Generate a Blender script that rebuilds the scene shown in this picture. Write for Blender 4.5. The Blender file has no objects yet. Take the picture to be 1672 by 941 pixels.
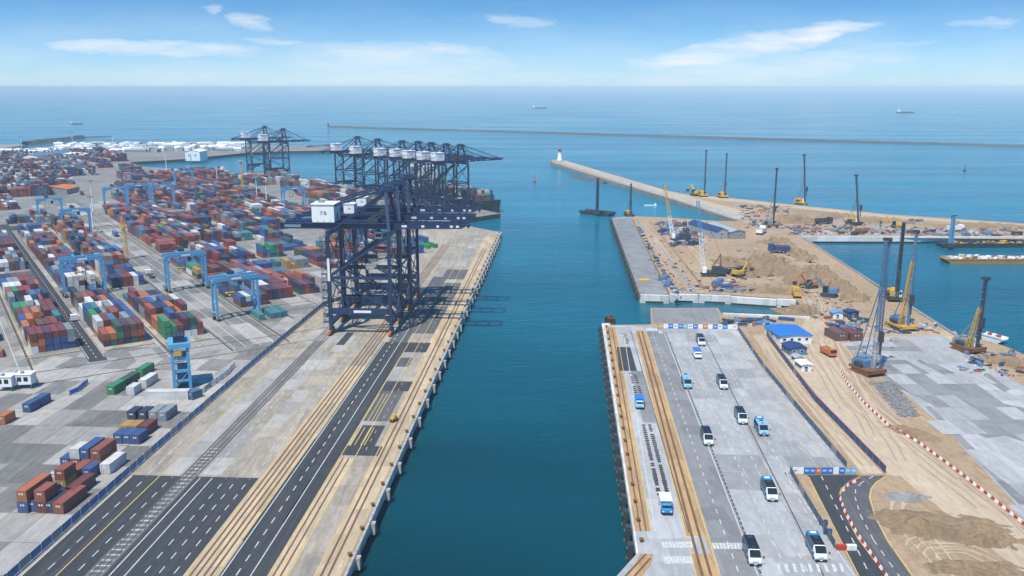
import bpy, math, random
from mathutils import Vector, Matrix, noise
random.seed(11)
R = math.radians
sc = bpy.context.scene
col = sc.collection

# ------------------------------------------------------------------ camera geometry
H = 80.0                      # drone height above the quay deck (deck = z 0, water = z WZ)
WZ = -3.0
F, CX, CY, HZ = 1450.0, 836.0, 470.5, 142.0
PIT = math.atan((CY - HZ) / F); SP, CP = math.sin(PIT), math.cos(PIT)
def at(px, py, z=0.0):        # map survey point -> ground plan position
    u = (px - CX) / F; v = (py - CY) / F
    d = (H - z) / (SP + v * CP)
    return Vector((u * d, d * (CP - v * SP), z))
YA = R(33.6); SA, CA = math.sin(YA), math.cos(YA)
def Y(a, b, z=0.0):           # container yard grid: a away from the camera, b to the right
    return Vector((-a * SA + b * CA, a * CA + b * SA, z))
QA = R(3.27); SQ, CQ = math.sin(QA), math.cos(QA)
def Q(r, q, z=0.0):           # west quay grid: r across, q along
    return Vector((q * SQ + r * CQ, q * CQ - r * SQ, z))
def rq(v): return (v.x * CQ - v.y * SQ, v.x * SQ + v.y * CQ)
def rr(px, py=941): return rq(at(px, py))[0]
def qq(py, px=700): return rq(at(px, py))[1]

# ------------------------------------------------------------------ materials
MATS = {}
def nd(nt, t, **kw):
    n = nt.nodes.new(t)
    for k, v in kw.items(): setattr(n, k, v)
    return n
def newmat(name):
    m = bpy.data.materials.new(name); m.use_nodes = True
    nt = m.node_tree; nt.nodes.clear()
    out = nd(nt, 'ShaderNodeOutputMaterial'); b = nd(nt, 'ShaderNodeBsdfPrincipled')
    nt.links.new(b.outputs[0], out.inputs[0])
    MATS[name] = m
    return m, nt, b
def mixc(nt, fac, a, b, bt='MIX'):
    n = nd(nt, 'ShaderNodeMix', data_type='RGBA', blend_type=bt)
    for i, s in ((0, fac), (6, a), (7, b)):
        if hasattr(s, 'default_value') or hasattr(s, 'is_linked'): nt.links.new(s, n.inputs[i])
        elif i == 0: n.inputs[0].default_value = s
        else: n.inputs[i].default_value = (*s, 1)
    return n.outputs[2]
def math_(nt, op, a, b=0.0, c=None, clamp=False):
    n = nd(nt, 'ShaderNodeMath', operation=op, use_clamp=clamp)
    for i, s in enumerate((a, b, c)):
        if s is None: continue
        if isinstance(s, (int, float)): n.inputs[i].default_value = s
        else: nt.links.new(s, n.inputs[i])
    return n.outputs[0]
def ramp(nt, fac, lo, hi):
    n = nd(nt, 'ShaderNodeMapRange'); n.inputs[1].default_value = lo; n.inputs[2].default_value = hi
    nt.links.new(fac, n.inputs[0]); return n.outputs[0]
def noise_(nt, vec, scale, detail=4, rough=0.55):
    n = nd(nt, 'ShaderNodeTexNoise'); n.inputs['Scale'].default_value = scale
    n.inputs['Detail'].default_value = detail; n.inputs['Roughness'].default_value = rough
    if vec is not None: nt.links.new(vec, n.inputs['Vector'])
    return n.outputs[0]
def mapping(nt, vec, rot=0, scale=(1, 1, 1)):
    n = nd(nt, 'ShaderNodeMapping'); n.inputs['Rotation'].default_value = (0, 0, rot); n.inputs['Scale'].default_value = scale
    nt.links.new(vec, n.inputs['Vector']); return n.outputs[0]
def bump(nt, b, h, strength, dist):
    n = nd(nt, 'ShaderNodeBump'); n.inputs['Strength'].default_value = strength; n.inputs['Distance'].default_value = dist
    nt.links.new(h, n.inputs['Height']); nt.links.new(n.outputs[0], b.inputs['Normal'])
def paint(name, c, rough=0.5, metal=0.0, wear=0.35, wcol=None, scale=0.6, objcol=False, attr=False):
    """painted steel / plastic with worn, dusty patches"""
    m, nt, b = newmat(name)
    tc = nd(nt, 'ShaderNodeTexCoord').outputs['Object']
    if objcol: base = nd(nt, 'ShaderNodeObjectInfo').outputs['Color']
    elif attr:
        a = nd(nt, 'ShaderNodeAttribute'); a.attribute_name = 'Col'; base = a.outputs['Color']
    else: base = c
    wc = wcol or tuple(min(1, x * 0.55 + 0.05) for x in c)
    n1 = ramp(nt, noise_(nt, tc, scale, 6, 0.65), 0.42, 0.75)
    n2 = noise_(nt, mapping(nt, tc, 0, (1.5, 1.5, 0.15)), scale * 2.5, 4)
    f = math_(nt, 'MULTIPLY', math_(nt, 'ADD', n1, math_(nt, 'MULTIPLY', n2, 0.5)), wear)
    nt.links.new(mixc(nt, f, base, wc), b.inputs['Base Color'])
    b.inputs['Roughness'].default_value = rough; b.inputs['Metallic'].default_value = metal
    return m
def ground(name, c1, c2, ang=0.0, slab=None, streak=0.5, stain=(0.25, 0.23, 0.2), stainf=0.35, rough=0.9, joint=0.55, bmp=0.0, spots=0.3, mortar=0.05):
    """paved or earthen ground: slabs, tyre streaks along the traffic direction, stains, speckle; all in metres"""
    m, nt, b = newmat(name)
    tc = nd(nt, 'ShaderNodeTexCoord').outputs['Object']
    v = mapping(nt, tc, ang)
    big = noise_(nt, v, 0.018, 5, 0.6); med = noise_(nt, v, 0.16, 5, 0.62); fine = noise_(nt, v, 1.3, 3, 0.7)
    colr = mixc(nt, ramp(nt, big, 0.35, 0.65), c1, c2)
    if slab:
        br = nd(nt, 'ShaderNodeTexBrick'); br.offset = 0.0 if slab[0] == slab[1] else 0.5
        br.inputs['Scale'].default_value = 1.0; br.inputs['Mortar Size'].default_value = mortar; br.inputs['Mortar Smooth'].default_value = 0.3
        br.inputs['Brick Width'].default_value = slab[0]; br.inputs['Row Height'].default_value = slab[1]
        br.inputs['Color1'].default_value = (1.12, 1.12, 1.12, 1); br.inputs['Color2'].default_value = (0.80, 0.80, 0.80, 1)
        br.inputs['Mortar'].default_value = (joint, joint, joint, 1)
        nt.links.new(mapping(nt, tc, ang), br.inputs['Vector'])
        colr = mixc(nt, 1.0, colr, br.outputs[0], 'MULTIPLY')
    st = noise_(nt, mapping(nt, tc, ang, (0.75, 0.022, 1)), 1.0, 4, 0.6)
    colr = mixc(nt, math_(nt, 'MULTIPLY', ramp(nt, st, 0.5, 0.78), streak), colr, stain)
    colr = mixc(nt, math_(nt, 'MULTIPLY', ramp(nt, med, 0.52, 0.8), stainf), colr, stain)
    colr = mixc(nt, math_(nt, 'MULTIPLY', ramp(nt, fine, 0.55, 0.85), spots), colr, tuple(x * 0.6 for x in c1))
    mott = noise_(nt, mapping(nt, tc, ang, (1.6, .45, 1)), .5, 6, .7)
    colr = mixc(nt, math_(nt, 'MULTIPLY', ramp(nt, mott, .48, .72), min(.55, stainf)), colr, tuple(x * .62 for x in c2))
    colr = mixc(nt, math_(nt, 'MULTIPLY', ramp(nt, mott, .5, .3), .42), colr, tuple(min(1, x * 1.25) for x in c1))
    nt.links.new(colr, b.inputs['Base Color']); b.inputs['Roughness'].default_value = rough
    if bmp: bump(nt, b, math_(nt, 'ADD', noise_(nt, v, 0.35, 8, 0.7), math_(nt, 'MULTIPLY', fine, 0.3)), 1.0, bmp)
    return m

ground('quay_concrete', (.345, .295, .23), (.27, .243, .205), -QA, (4, 9), .85, (.15, .132, .11), .6, joint=.72)
ground('yard_concrete', (.235, .224, .208), (.168, .162, .154), YA, (7, 14), .6, (.10, .098, .095), .5, joint=.6)
ground('apron_concrete', (.195, .187, .176), (.135, .131, .124), -QA, (7, 11), .6, (.085, .083, .08), .55, joint=.55)
ground('light_concrete', (.375, .375, .375), (.30, .305, .31), -R(5), (5, 8), .45, (.21, .21, .21), .35, joint=.75)
ground('grey_paving', (.205, .206, .208), (.165, .167, .17), -R(5), (5, 6), .5, (.24, .24, .23), .3, joint=1.3)
ground('asphalt', (.033, .036, .041), (.027, .03, .035), -QA, None, .55, (.075, .077, .08), .25, spots=.25)
ground('worn_asphalt', (.085, .086, .09), (.06, .062, .066), -R(14), None, .6, (.16, .155, .145), .35)
ground('sand', (.40, .28, .17), (.31, .217, .132), R(25), None, .45, (.20, .135, .08), .65, bmp=.6, spots=.35)
ground('haul_road', (.47, .37, .26), (.38, .295, .205), -R(20), None, .8, (.33, .26, .18), .4, spots=.25)
ground('site_earth', (.37, .28, .21), (.27, .20, .155), R(15), None, .3, (.2, .13, .09), .55, spots=.5)
ground('soil', (.30, .205, .118), (.22, .15, .085), R(30), None, .3, (.13, .085, .05), .6, bmp=1.1, spots=.5)
ground('rock', (.26, .25, .24), (.20, .19, .185), 0, None, .2, (.10, .095, .09), .5, bmp=.4)
ground('rust_strip', (.42, .27, .13), (.34, .22, .11), -QA, (2.5, 12), .7, (.18, .10, .05), .35)
ground('sandy_strip', (.47, .365, .235), (.40, .315, .21), -QA, (3, 10), .6, (.24, .18, .12), .35)
ground('dark_rock', (.085, .085, .088), (.06, .06, .064), 0, None, .2, (.04, .04, .042), .5)
ground('wall_concrete', (.58, .56, .52), (.47, .45, .42), 0, (6, 3), .2, (.24, .21, .17), .5)
ground('clean_concrete', (.62, .60, .57), (.54, .52, .49), 0, (6, 3), .15, (.35, .32, .28), .25, joint=.8)
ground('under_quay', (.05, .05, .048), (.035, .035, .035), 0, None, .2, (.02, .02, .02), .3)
paint('white_line', (.58, .58, .56), .8, wear=.7, wcol=(.22, .22, .22), scale=1.5)
paint('yellow_line', (.60, .42, .10), .8, wear=.8, wcol=(.25, .21, .15), scale=1.5)
paint('rail_rust', (.17, .085, .035), .8, wear=.6, wcol=(.07, .045, .03))
paint('rail_dark', (.05, .045, .04), .8, wear=.5)
paint('black_rubber', (.02, .02, .022), .8, wear=.3)
paint('navy', (.011, .031, .092), .45, wear=.5, wcol=(.025, .038, .068))
paint('navy_far', (.012, .036, .10), .5, wear=.3)
paint('white_paint', (.78, .78, .77), .5, wear=.25, wcol=(.5, .48, .45))
paint('sky_blue', (.075, .33, .58), .5, wear=.45, wcol=(.16, .22, .25))
paint('bright_blue', (.02, .16, .50), .5, wear=.25)
paint('dark_blue', (.012, .045, .15), .5, wear=.4)
paint('fence_blue', (.03, .15, .33), .6, wear=.6, wcol=(.18, .22, .26))
paint('fence_navy', (.03, .075, .14), .6, wear=.6, wcol=(.12, .14, .16))
paint('orange', (.55, .16, .03), .55, wear=.3)
paint('yellow', (.62, .36, .03), .55, wear=.4)
paint('red', (.45, .035, .02), .5, wear=.3)
paint('rust', (.20, .085, .03), .8, wear=.6, wcol=(.10, .05, .03))
paint('dark_steel', (.028, .032, .04), .55, wear=.5)
paint('mast_blue', (.10, .20, .36), .5, wear=.4, wcol=(.06, .08, .1))
paint('mast_navy', (.018, .035, .07), .5, wear=.5)
paint('grey_steel', (.24, .25, .26), .5, wear=.4)
paint('roof_grey', (.33, .36, .38), .6, wear=.4)
paint('teal', (.012, .19, .40), .35, wear=.1)
paint('pale_teal', (.22, .42, .55), .35, wear=.15)
paint('body_white', (.74, .76, .77), .3, wear=.08)
paint('shade_black', (.010, .011, .013), .25, wear=.1)
paint('container', (.3, .3, .3), .5, wear=.38, wcol=(.12, .10, .09), scale=.35, objcol=True)
paint('container_mass', (.3, .3, .3), .5, wear=.3, wcol=(.12, .11, .10), scale=.3, attr=True)
paint('hull', (.012, .022, .028), .5, wear=.3)
paint('hull_rust', (.36, .19, .05), .7, wear=.55, wcol=(.12, .06, .025))
paint('pile', (.09, .085, .075), .8, wear=.5)
paint('pale_fender', (.46, .43, .39), .8, wear=.75, wcol=(.16, .13, .10))
m, nt, b = newmat('glass'); b.inputs['Base Color'].default_value = (.012, .018, .022, 1); b.inputs['Roughness'].default_value = .08
m, nt, b = newmat('lamp_glass'); b.inputs['Base Color'].default_value = (.85, .86, .88, 1); b.inputs['Roughness'].default_value = .1
# sea
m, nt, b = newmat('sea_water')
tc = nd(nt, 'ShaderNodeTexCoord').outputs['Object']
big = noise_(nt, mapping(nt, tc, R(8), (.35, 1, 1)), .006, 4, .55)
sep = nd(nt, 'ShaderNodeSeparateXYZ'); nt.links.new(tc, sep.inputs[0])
far_sheen = ramp(nt, math_(nt, 'ADD', sep.outputs[1], math_(nt, 'MULTIPLY', big, 300)), 240, 760)      # low-angle sky reflection painted into the colour: darker near, brighter farther out
colr = mixc(nt, far_sheen, mixc(nt, ramp(nt, big, .35, .7), (.0, .022, .030), (.0, .042, .053)), mixc(nt, ramp(nt, big, .35, .7), (.0, .112, .182), (.0, .185, .28)))
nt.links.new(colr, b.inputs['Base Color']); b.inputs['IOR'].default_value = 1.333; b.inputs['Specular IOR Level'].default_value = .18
rg = math_(nt, 'MULTIPLY_ADD', ramp(nt, noise_(nt, mapping(nt, tc, R(5), (.16, 1, 1)), .02, 5, .6), .3, .75), .16, .07)
nt.links.new(rg, b.inputs['Roughness'])
w1 = noise_(nt, mapping(nt, tc, R(12), (.35, 1, 1)), .42, 4, .6); w2 = noise_(nt, mapping(nt, tc, R(-20), (.5, 1, 1)), .09, 3, .5)
bump(nt, b, math_(nt, 'ADD', w1, math_(nt, 'MULTIPLY', w2, 1.6)),   .42, .55)

# ------------------------------------------------------------------ mesh builder
class MB:
    def __init__(s): s.v, s.f, s.m, s.c = [], [], [], []
    def add(s, vs, fs, m=0, c=None):
        o = len(s.v); s.v += [tuple(p) for p in vs]
        for f in fs: s.f.append([i + o for i in f]); s.m.append(m); s.c.append(c)
        return s
    BF = [(0, 3, 2, 1), (4, 5, 6, 7), (0, 1, 5, 4), (1, 2, 6, 5), (2, 3, 7, 6), (3, 0, 4, 7)]
    def b(s, x0, x1, y0, y1, z0, z1, m=0, c=None):
        return s.add([(x0, y0, z0), (x1, y0, z0), (x1, y1, z0), (x0, y1, z0), (x0, y0, z1), (x1, y0, z1), (x1, y1, z1), (x0, y1, z1)], s.BF, m, c)
    def rb(s, p, ax, L, W, z0, z1, m=0, c=None):      # box centred on p, long side along ax
        ax = Vector((ax[0], ax[1], 0)).normalized(); n = Vector((-ax.y, ax.x, 0)); p = Vector((p[0], p[1], 0))
        q = [p - ax * L / 2 - n * W / 2, p + ax * L / 2 - n * W / 2, p + ax * L / 2 + n * W / 2, p - ax * L / 2 + n * W / 2]
        return s.add([(v.x, v.y, z0) for v in q] + [(v.x, v.y, z1) for v in q], s.BF, m, c)
    def beam(s, p, q, w, h=None, m=0, c=None):
        p, q = Vector(p), Vector(q); h = h or w; d = q - p
        if d.length < 1e-6: return s
        d.normalize(); up = Vector((0, 0, 1)) if abs(d.z) < .95 else Vector((0, 1, 0))
        sx = d.cross(up).normalized() * w / 2; u = sx.cross(d).normalized() * h / 2
        vs = [e + a * sx + c_ * u for e in (p, q) for a, c_ in ((-1, -1), (1, -1), (1, 1), (-1, 1))]
        return s.add(vs, s.BF, m, c)
    def tube(s, p, q, r, n=8, m=0, r2=None, c=None):
        p, q = Vector(p), Vector(q); r2 = r if r2 is None else r2; d = (q - p).normalized()
        up = Vector((0, 0, 1)) if abs(d.z) < .95 else Vector((0, 1, 0))
        a = d.cross(up).normalized(); b_ = a.cross(d)
        vs = [e + (a * math.cos(t) + b_ * math.sin(t)) * k for e, k in ((p, r), (q, r2)) for t in [i * 2 * math.pi / n for i in range(n)]]
        fs = [(i, (i + 1) % n, n + (i + 1) % n, n + i) for i in range(n)] + [tuple(range(n))[::-1], tuple(range(n, 2 * n))]
        return s.add(vs, fs, m, c)
    def prism(s, poly, z0, z1, m=0, mt=None, bottom=False):
        n = len(poly); ar = sum(poly[i][0] * poly[(i + 1) % n][1] - poly[(i + 1) % n][0] * poly[i][1] for i in range(n))
        if ar < 0: poly = list(poly)[::-1]
        vs = [(p[0], p[1], z0) for p in poly] + [(p[0], p[1], z1) for p in poly]
        s.add(vs, [(i, (i + 1) % n, n + (i + 1) % n, n + i) for i in range(n)], m)
        s.add([(p[0], p[1], z1) for p in poly], [tuple(range(n))], m if mt is None else mt)
        if bottom: s.add([(p[0], p[1], z0) for p in poly], [tuple(range(n))[::-1]], m)
        return s
    def lattice(s, p, q, w, bays, t, m=0, w2=None, mfun=None):
        p, q = Vector(p), Vector(q); w2 = w if w2 is None else w2; d = (q - p).normalized()
        up = Vector((0, 1, 0)) if abs(d.y) < .9 else Vector((1, 0, 0))
        a = d.cross(up).normalized(); b_ = a.cross(d).normalized(); rings = []
        for i in range(bays + 1):
            k = i / bays; e = p.lerp(q, k); ww = (w + (w2 - w) * k) / 2
            rings.append([e + a * ww * i1 + b_ * ww * i2 for i1, i2 in ((-1, -1), (1, -1), (1, 1), (-1, 1))])
        for i in range(bays):
            mm = mfun(i / bays) if mfun else m
            for j in range(4):
                s.beam(rings[i][j], rings[i + 1][j], t, t, mm)
                s.beam(rings[i][j], rings[i + 1][(j + 1) % 4] if i % 2 else rings[i][(j + 1) % 4].lerp(rings[i + 1][(j + 1) % 4], 1), t * .6, t * .6, mm)
                s.beam(rings[i][j], rings[i][(j + 1) % 4], t * .6, t * .6, mm)
        return s
    def mesh(s, name, mats):
        me = bpy.data.meshes.new(name); me.from_pydata(s.v, [], s.f)
        for m_ in ([mats] if isinstance(mats, str) else mats): me.materials.append(MATS[m_])
        me.polygons.foreach_set('material_index', s.m)
        if any(c is not None for c in s.c):
            a = me.color_attributes.new('Col', 'FLOAT_COLOR', 'CORNER'); buf = []
            for f, c in zip(s.f, s.c): buf += list((*(c or (.3, .3, .3)), 1)) * len(f)
            a.data.foreach_set('color', buf)
        me.update(); return me
    def build(s, name, mats, parent=None, loc=None, smooth=False):
        me = s.mesh(name, mats)
        if smooth:
            for p in me.polygons: p.use_smooth = True
        return link(name, me, parent, loc)
def link(name, me, parent=None, loc=None):
    o = bpy.data.objects.new(name, me); col.objects.link(o)
    if parent: o.parent = parent
    if loc is not None: o.location = loc
    return o
def tag(o, label, cat, group=None, kind=None):
    o['label'] = label; o['category'] = cat
    if group: o['group'] = group
    if kind: o['kind'] = kind
    return o
def thing(name, label, cat, loc=(0, 0, 0), rz=0, group=None, sc_=1.0):
    o = bpy.data.objects.new(name, None); col.objects.link(o); o.location = loc; o.rotation_euler = (0, 0, rz)
    o.scale = (sc_,) * 3; o.empty_display_size = 1
    return tag(o, label, cat, group)
KIDS = {}
def copy_tree(o, parent=None):
    c = o.copy(); col.objects.link(c)
    if parent: c.parent = parent
    for ch in [k for k in o.children]: copy_tree(ch, c)
    return c
def place(src, loc, rz, label, first=False, sc_=None, group=None):
    o = src if first else copy_tree(src)
    o.location = loc; o.rotation_euler = (0, 0, rz); o['label'] = label
    if sc_: o.scale = (sc_,) * 3
    if group: o['group'] = group
    return o
def struct(o): o['kind'] = 'structure'; return o
def sheet(name, pts, z, mat):
    b_ = MB(); n = len(pts); ar = sum(pts[i][0] * pts[(i + 1) % n][1] - pts[(i + 1) % n][0] * pts[i][1] for i in range(n))
    if ar < 0: pts = list(pts)[::-1]
    b_.add([(p[0], p[1], z) for p in pts], [tuple(range(n))])
    return struct(b_.build(name, mat))
def P(*pts): return [at(x, y) for x, y in pts]
def word(i): return ('first second third fourth fifth sixth seventh eighth ninth tenth eleventh twelfth thirteenth fourteenth fifteenth sixteenth').split()[i]

# ------------------------------------------------------------------ camera, world, sun
cam = bpy.data.objects.new('camera', bpy.data.cameras.new('camera')); col.objects.link(cam)
cam.location = (0, 0, H); cam.rotation_euler = (R(90) - PIT, 0, 0)
cam.data.sensor_width = 36; cam.data.lens = 36 * F / 1672; cam.data.clip_start = 1; cam.data.clip_end = 120000
sc.camera = cam
SUN = Vector((-.24, -.42, .90)).normalized()
sun = bpy.data.objects.new('sun', bpy.data.lights.new('sun', 'SUN')); col.objects.link(sun)
sun.data.energy = 4.3; sun.data.angle = R(.53); sun.data.color = (1, .92, .79)
sun.rotation_euler = SUN.to_track_quat('Z', 'Y').to_euler(); sun.location = (0, 0, 300)
w = bpy.data.worlds.new('World'); sc.world = w; w.use_nodes = True
nt = w.node_tree; nt.nodes.clear()
out = nd(nt, 'ShaderNodeOutputWorld'); bg = nd(nt, 'ShaderNodeBackground'); nt.links.new(bg.outputs[0], out.inputs[0])
sky = nd(nt, 'ShaderNodeTexSky'); sky.sky_type = 'NISHITA'; sky.sun_disc = False
sky.sun_elevation = math.asin(SUN.z); sky.sun_rotation = math.atan2(SUN.x, SUN.y) % (2 * math.pi)
sky.air_density = 1.0; sky.dust_density = .6; sky.ozone_density = 1.6
tc = nd(nt, 'ShaderNodeTexCoord').outputs['Generated']
sx = nd(nt, 'ShaderNodeSeparateXYZ'); nt.links.new(tc, sx.inputs[0])
X_, Y_, Z_ = sx.outputs
zz = math_(nt, 'MULTIPLY_ADD', math_(nt, 'MAXIMUM', Z_, 0), 3.0, .05)
cx_ = nd(nt, 'ShaderNodeCombineXYZ'); nt.links.new(X_, cx_.inputs[0]); nt.links.new(Y_, cx_.inputs[1]); nt.links.new(zz, cx_.inputs[2])
nv = nd(nt, 'ShaderNodeVectorMath', operation='NORMALIZE'); nt.links.new(cx_.outputs[0], nv.inputs[0]); nt.links.new(nv.outputs[0], sky.inputs[0])
yy = math_(nt, 'MAXIMUM', Y_, .05)
U = math_(nt, 'DIVIDE', X_, yy); V = math_(nt, 'DIVIDE', Z_, yy)      # direction of view: azimuth and elevation tangents
cuv = nd(nt, 'ShaderNodeCombineXYZ'); nt.links.new(U, cuv.inputs[0]); nt.links.new(V, cuv.inputs[1])
n_wisp = noise_(nt, mapping(nt, cuv.outputs[0], R(-4), (6, 42, 1)), 1.6, 7, .62)
n_soft = noise_(nt, mapping(nt, cuv.outputs[0], R(3), (7, 30, 1)), .9, 5, .6)
wx = math_(nt, 'MULTIPLY_ADD', noise_(nt, mapping(nt, cuv.outputs[0], 0, (9, 25, 1)), 1.0, 5, .65), .11, -.055)
wy = math_(nt, 'MULTIPLY_ADD', noise_(nt, mapping(nt, cuv.outputs[0], R(30), (12, 40, 1)), 1.3, 6, .65), .020, -.010)
U2 = math_(nt, 'ADD', U, wx); V2 = math_(nt, 'ADD', V, wy)
acc = None
for px, py, ax, ay, tilt, amt in ((262, 82, 170, 13, -2, .85), (430, 41, 42, 13, -10, .75), (450, 72, 60, 6, -2, .4), (740, 83, 60, 13, -8, .62), (650, 100, 200, 30, -2, .5),
        (1200, 82, 180, 22, 9, 1.25), (1290, 66, 140, 14, 9, 1.1), (1370, 46, 55, 7, 0, .55), (850, 40, 55, 10, -5, .4), (365, 22, 18, 7, 0, .35), (1600, 42, 55, 7, 3, .35), (1260, 112, 260, 24, 5, .45), (1390, 84, 120, 9, 6, .25), (620, 128, 420, 16, 0, .25)):
    u0 = (px - CX) / (F * 1.02); v0 = (HZ - py) / F * .99; t = R(tilt)
    du = math_(nt, 'SUBTRACT', U2, u0); dv = math_(nt, 'SUBTRACT', V2, v0)
    e1 = math_(nt, 'MULTIPLY', math_(nt, 'ADD', math_(nt, 'MULTIPLY', du, math.cos(t)), math_(nt, 'MULTIPLY', dv, math.sin(t))), F / ax)
    e2 = math_(nt, 'MULTIPLY', math_(nt, 'SUBTRACT', math_(nt, 'MULTIPLY', dv, math.cos(t)), math_(nt, 'MULTIPLY', du, math.sin(t))), F / ay)
    d2 = math_(nt, 'ADD', math_(nt, 'MULTIPLY', e1, e1), math_(nt, 'MULTIPLY', e2, e2))
    g = math_(nt, 'MULTIPLY', math_(nt, 'SUBTRACT', 1.0, d2, clamp=True), amt)
    acc = g if acc is None else math_(nt, 'MAXIMUM', acc, g)
cl = math_(nt, 'MULTIPLY', math_(nt, 'POWER', acc, .6), math_(nt, 'ADD', math_(nt, 'MULTIPLY', ramp(nt, n_wisp, .30, .62), .75), math_(nt, 'MULTIPLY', ramp(nt, n_soft, .3, .6), .25)), clamp=True)
veil = math_(nt, 'MULTIPLY', ramp(nt, n_soft, .42, .75), math_(nt, 'MULTIPLY', math_(nt, 'SUBTRACT', 1.0, math_(nt, 'MULTIPLY', V, 9.0), clamp=True), .35))
cl = math_(nt, 'MAXIMUM', cl, veil)
hz = math_(nt, 'POWER', math_(nt, 'SUBTRACT', 1.0, math_(nt, 'MULTIPLY', math_(nt, 'MAXIMUM', Z_, 0), 10.5), clamp=True), 1.7)
c_sky = mixc(nt, 1.0, sky.outputs[0], (.70, 1.20, 1.40), 'MULTIPLY')
c_sky = mixc(nt, ramp(nt, Z_, .10, .32), c_sky, mixc(nt, 1.0, c_sky, (.50, .92, 1.16), 'MULTIPLY'))
c_sky = mixc(nt, math_(nt, 'MULTIPLY', hz, .88), c_sky, (4.7, 6.0, 6.9))
c_sky = mixc(nt, cl, c_sky, (7.2, 7.6, 8.0))
nt.links.new(c_sky, bg.inputs[0]); bg.inputs[1].default_value = .092
sc.view_settings.view_transform = 'Standard'; sc.view_settings.look = 'None'
sc.view_settings.exposure = .45; sc.view_settings.gamma = 1; sc.view_settings.use_curve_mapping = False
sc.cycles.max_bounces = 5; sc.cycles.diffuse_bounces = 2; sc.cycles.glossy_bounces = 3; sc.cycles.volume_bounces = 0
sc.cycles.use_denoising = True; sc.cycles.sample_clamp_indirect = 4; sc.cycles.caustics_reflective = False; sc.cycles.caustics_refractive = False
sc.cycles.use_adaptive_sampling = False

# ------------------------------------------------------------------ sea and haze
SEA = 26000
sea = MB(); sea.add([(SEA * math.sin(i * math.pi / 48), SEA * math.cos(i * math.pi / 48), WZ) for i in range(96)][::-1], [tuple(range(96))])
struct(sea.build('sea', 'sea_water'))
m = bpy.data.materials.new('haze_air'); m.use_nodes = True; MATS['haze_air'] = m
nt = m.node_tree; nt.nodes.clear(); out = nd(nt, 'ShaderNodeOutputMaterial'); pv = nd(nt, 'ShaderNodeVolumePrincipled')
pv.inputs['Color'].default_value = (.70, .90, 1.0, 1); pv.inputs['Density'].default_value = 1 / 7600; pv.inputs['Anisotropy'].default_value = -.25
nt.links.new(pv.outputs[0], out.inputs['Volume'])
hz = MB().b(-27000, 27000, -27000, 27000, -6 + -8, 84).build('haze', 'haze_air'); hz['kind'] = 'stuff'

# ------------------------------------------------------------------ land masses
def skirt_land(name, pts, mats, z0=-12):
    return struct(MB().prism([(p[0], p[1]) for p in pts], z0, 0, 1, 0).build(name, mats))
EDGE = rr(565); EDGE2 = rq(at(820, 378))[0] + 0
q_c = qq(379, 820)
west = [Q(EDGE - 7, -60), Q(EDGE - 7, q_c - 8), Q(EDGE2 - 4, q_c), Y(470, 266), Y(480, 310), Y(664, 310), Y(672, 287), Y(845, 287), Y(862, 262)] + \
    P((402, 284), (300, 277), (232, 272), (212, 265), (300, 260), (410, 249), (470, 247), (535, 246), (548, 242), (525, 238), (400, 237.5), (285, 236), (160, 236.5), (60, 241), (0, 246), (-220, 252)) + [Vector((-1500, 700, 0)), Vector((-700, -60, 0))]
skirt_land('west_terminal_ground', west, ['yard_concrete', 'under_quay'])
east = P((920, 1130), (920, 1030), (1003, 945), (1043, 903), (987, 531), (1063, 530), (1062, 503), (1172, 503), (1180, 514), (1282, 518), (1306, 497), (1300, 489), (1268, 487), (1193, 481.5), (1142, 479.3), (1045, 480), (999, 356), (1030, 353), (1100, 356), (1170, 361), (1207, 361),
    (1086, 322), (960, 284), (903, 266), (899, 262.5), (907, 260.5), (922, 262), (1000, 285), (1092, 312), (1120, 317), (1190, 323), (1300, 335), (1450, 350), (1672, 365), (2050, 385), (2050, 388.5), (1310, 387.5), (1338, 405), (1440, 474), (1560, 547), (1600, 553), (1643, 566), (1672, 579), (1800, 640), (2050, 800), (2050, 1130))
skirt_land('east_terminal_ground', east, ['sand', 'rock'])
# far shore strip, west breakwater
skirt_land('far_headland', P((-250, 243), (-60, 240), (0, 236.5), (28, 235.5), (42, 237), (20, 240.5), (0, 243), (-100, 247), (-250, 251)), ['rock', 'rock'])

# west quay deck: a slab carried on piles over the water
deck = MB().prism([(p.x, p.y) for p in (Q(EDGE - 9, -60), Q(EDGE, -60), Q(EDGE + .3, qq(604)), Q(EDGE + 1.2, q_c - 45), Q(EDGE2, q_c), Q(EDGE2 - 9, q_c + 1.5))], -1.5, .02, 0, 0, True)
struct(deck.build('quay_deck_ground', ['wall_concrete']))
deck = MB().prism([(p.x, p.y) for p in P((1052, 1000), (1000, 948.5), (1039.5, 906), (982.5, 528), (996, 528), (1062, 900), (1075, 950))], -1.5, .02, 0, 0, True)
struct(deck.build('east_deck_ground', ['wall_concrete']))

# ------------------------------------------------------------------ paved surfaces, west quay
def qs(name, pl, pr, y0, y1, z, mat, pybase=941):
    r0, r1 = rr(pl, pybase), rr(pr, pybase); a, b_ = (qq(y0) if y0 < 1000 else -60), qq(y1)
    return sheet(name, [Q(r0, a), Q(r1, a), Q(r1, b_), Q(r0, b_)], z, mat)
r_f = rr(24)
sheet('quay_pavement', [Q(r_f, -60), Q(EDGE - .25, -60), Q(EDGE, qq(604)), Q(EDGE + .9, q_c - 45), Q(EDGE2 - .2, q_c - .5), Y(455, 262), Q(r_f + 6, qq(380)), Q(r_f, qq(470))], .03, 'quay_concrete')
sheet('apron_ground', [Q(r_f - .3, -60), Q(r_f - .3, qq(560)), Y(262, 60), Y(262, -90), Vector((-400, -60, 0))], .012, 'apron_concrete')
qs('quay_road', 34, 298, 1130, 788, .036, 'asphalt')
qs('quay_road', 357, 436, 1130, 560, .036, 'asphalt')
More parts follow.
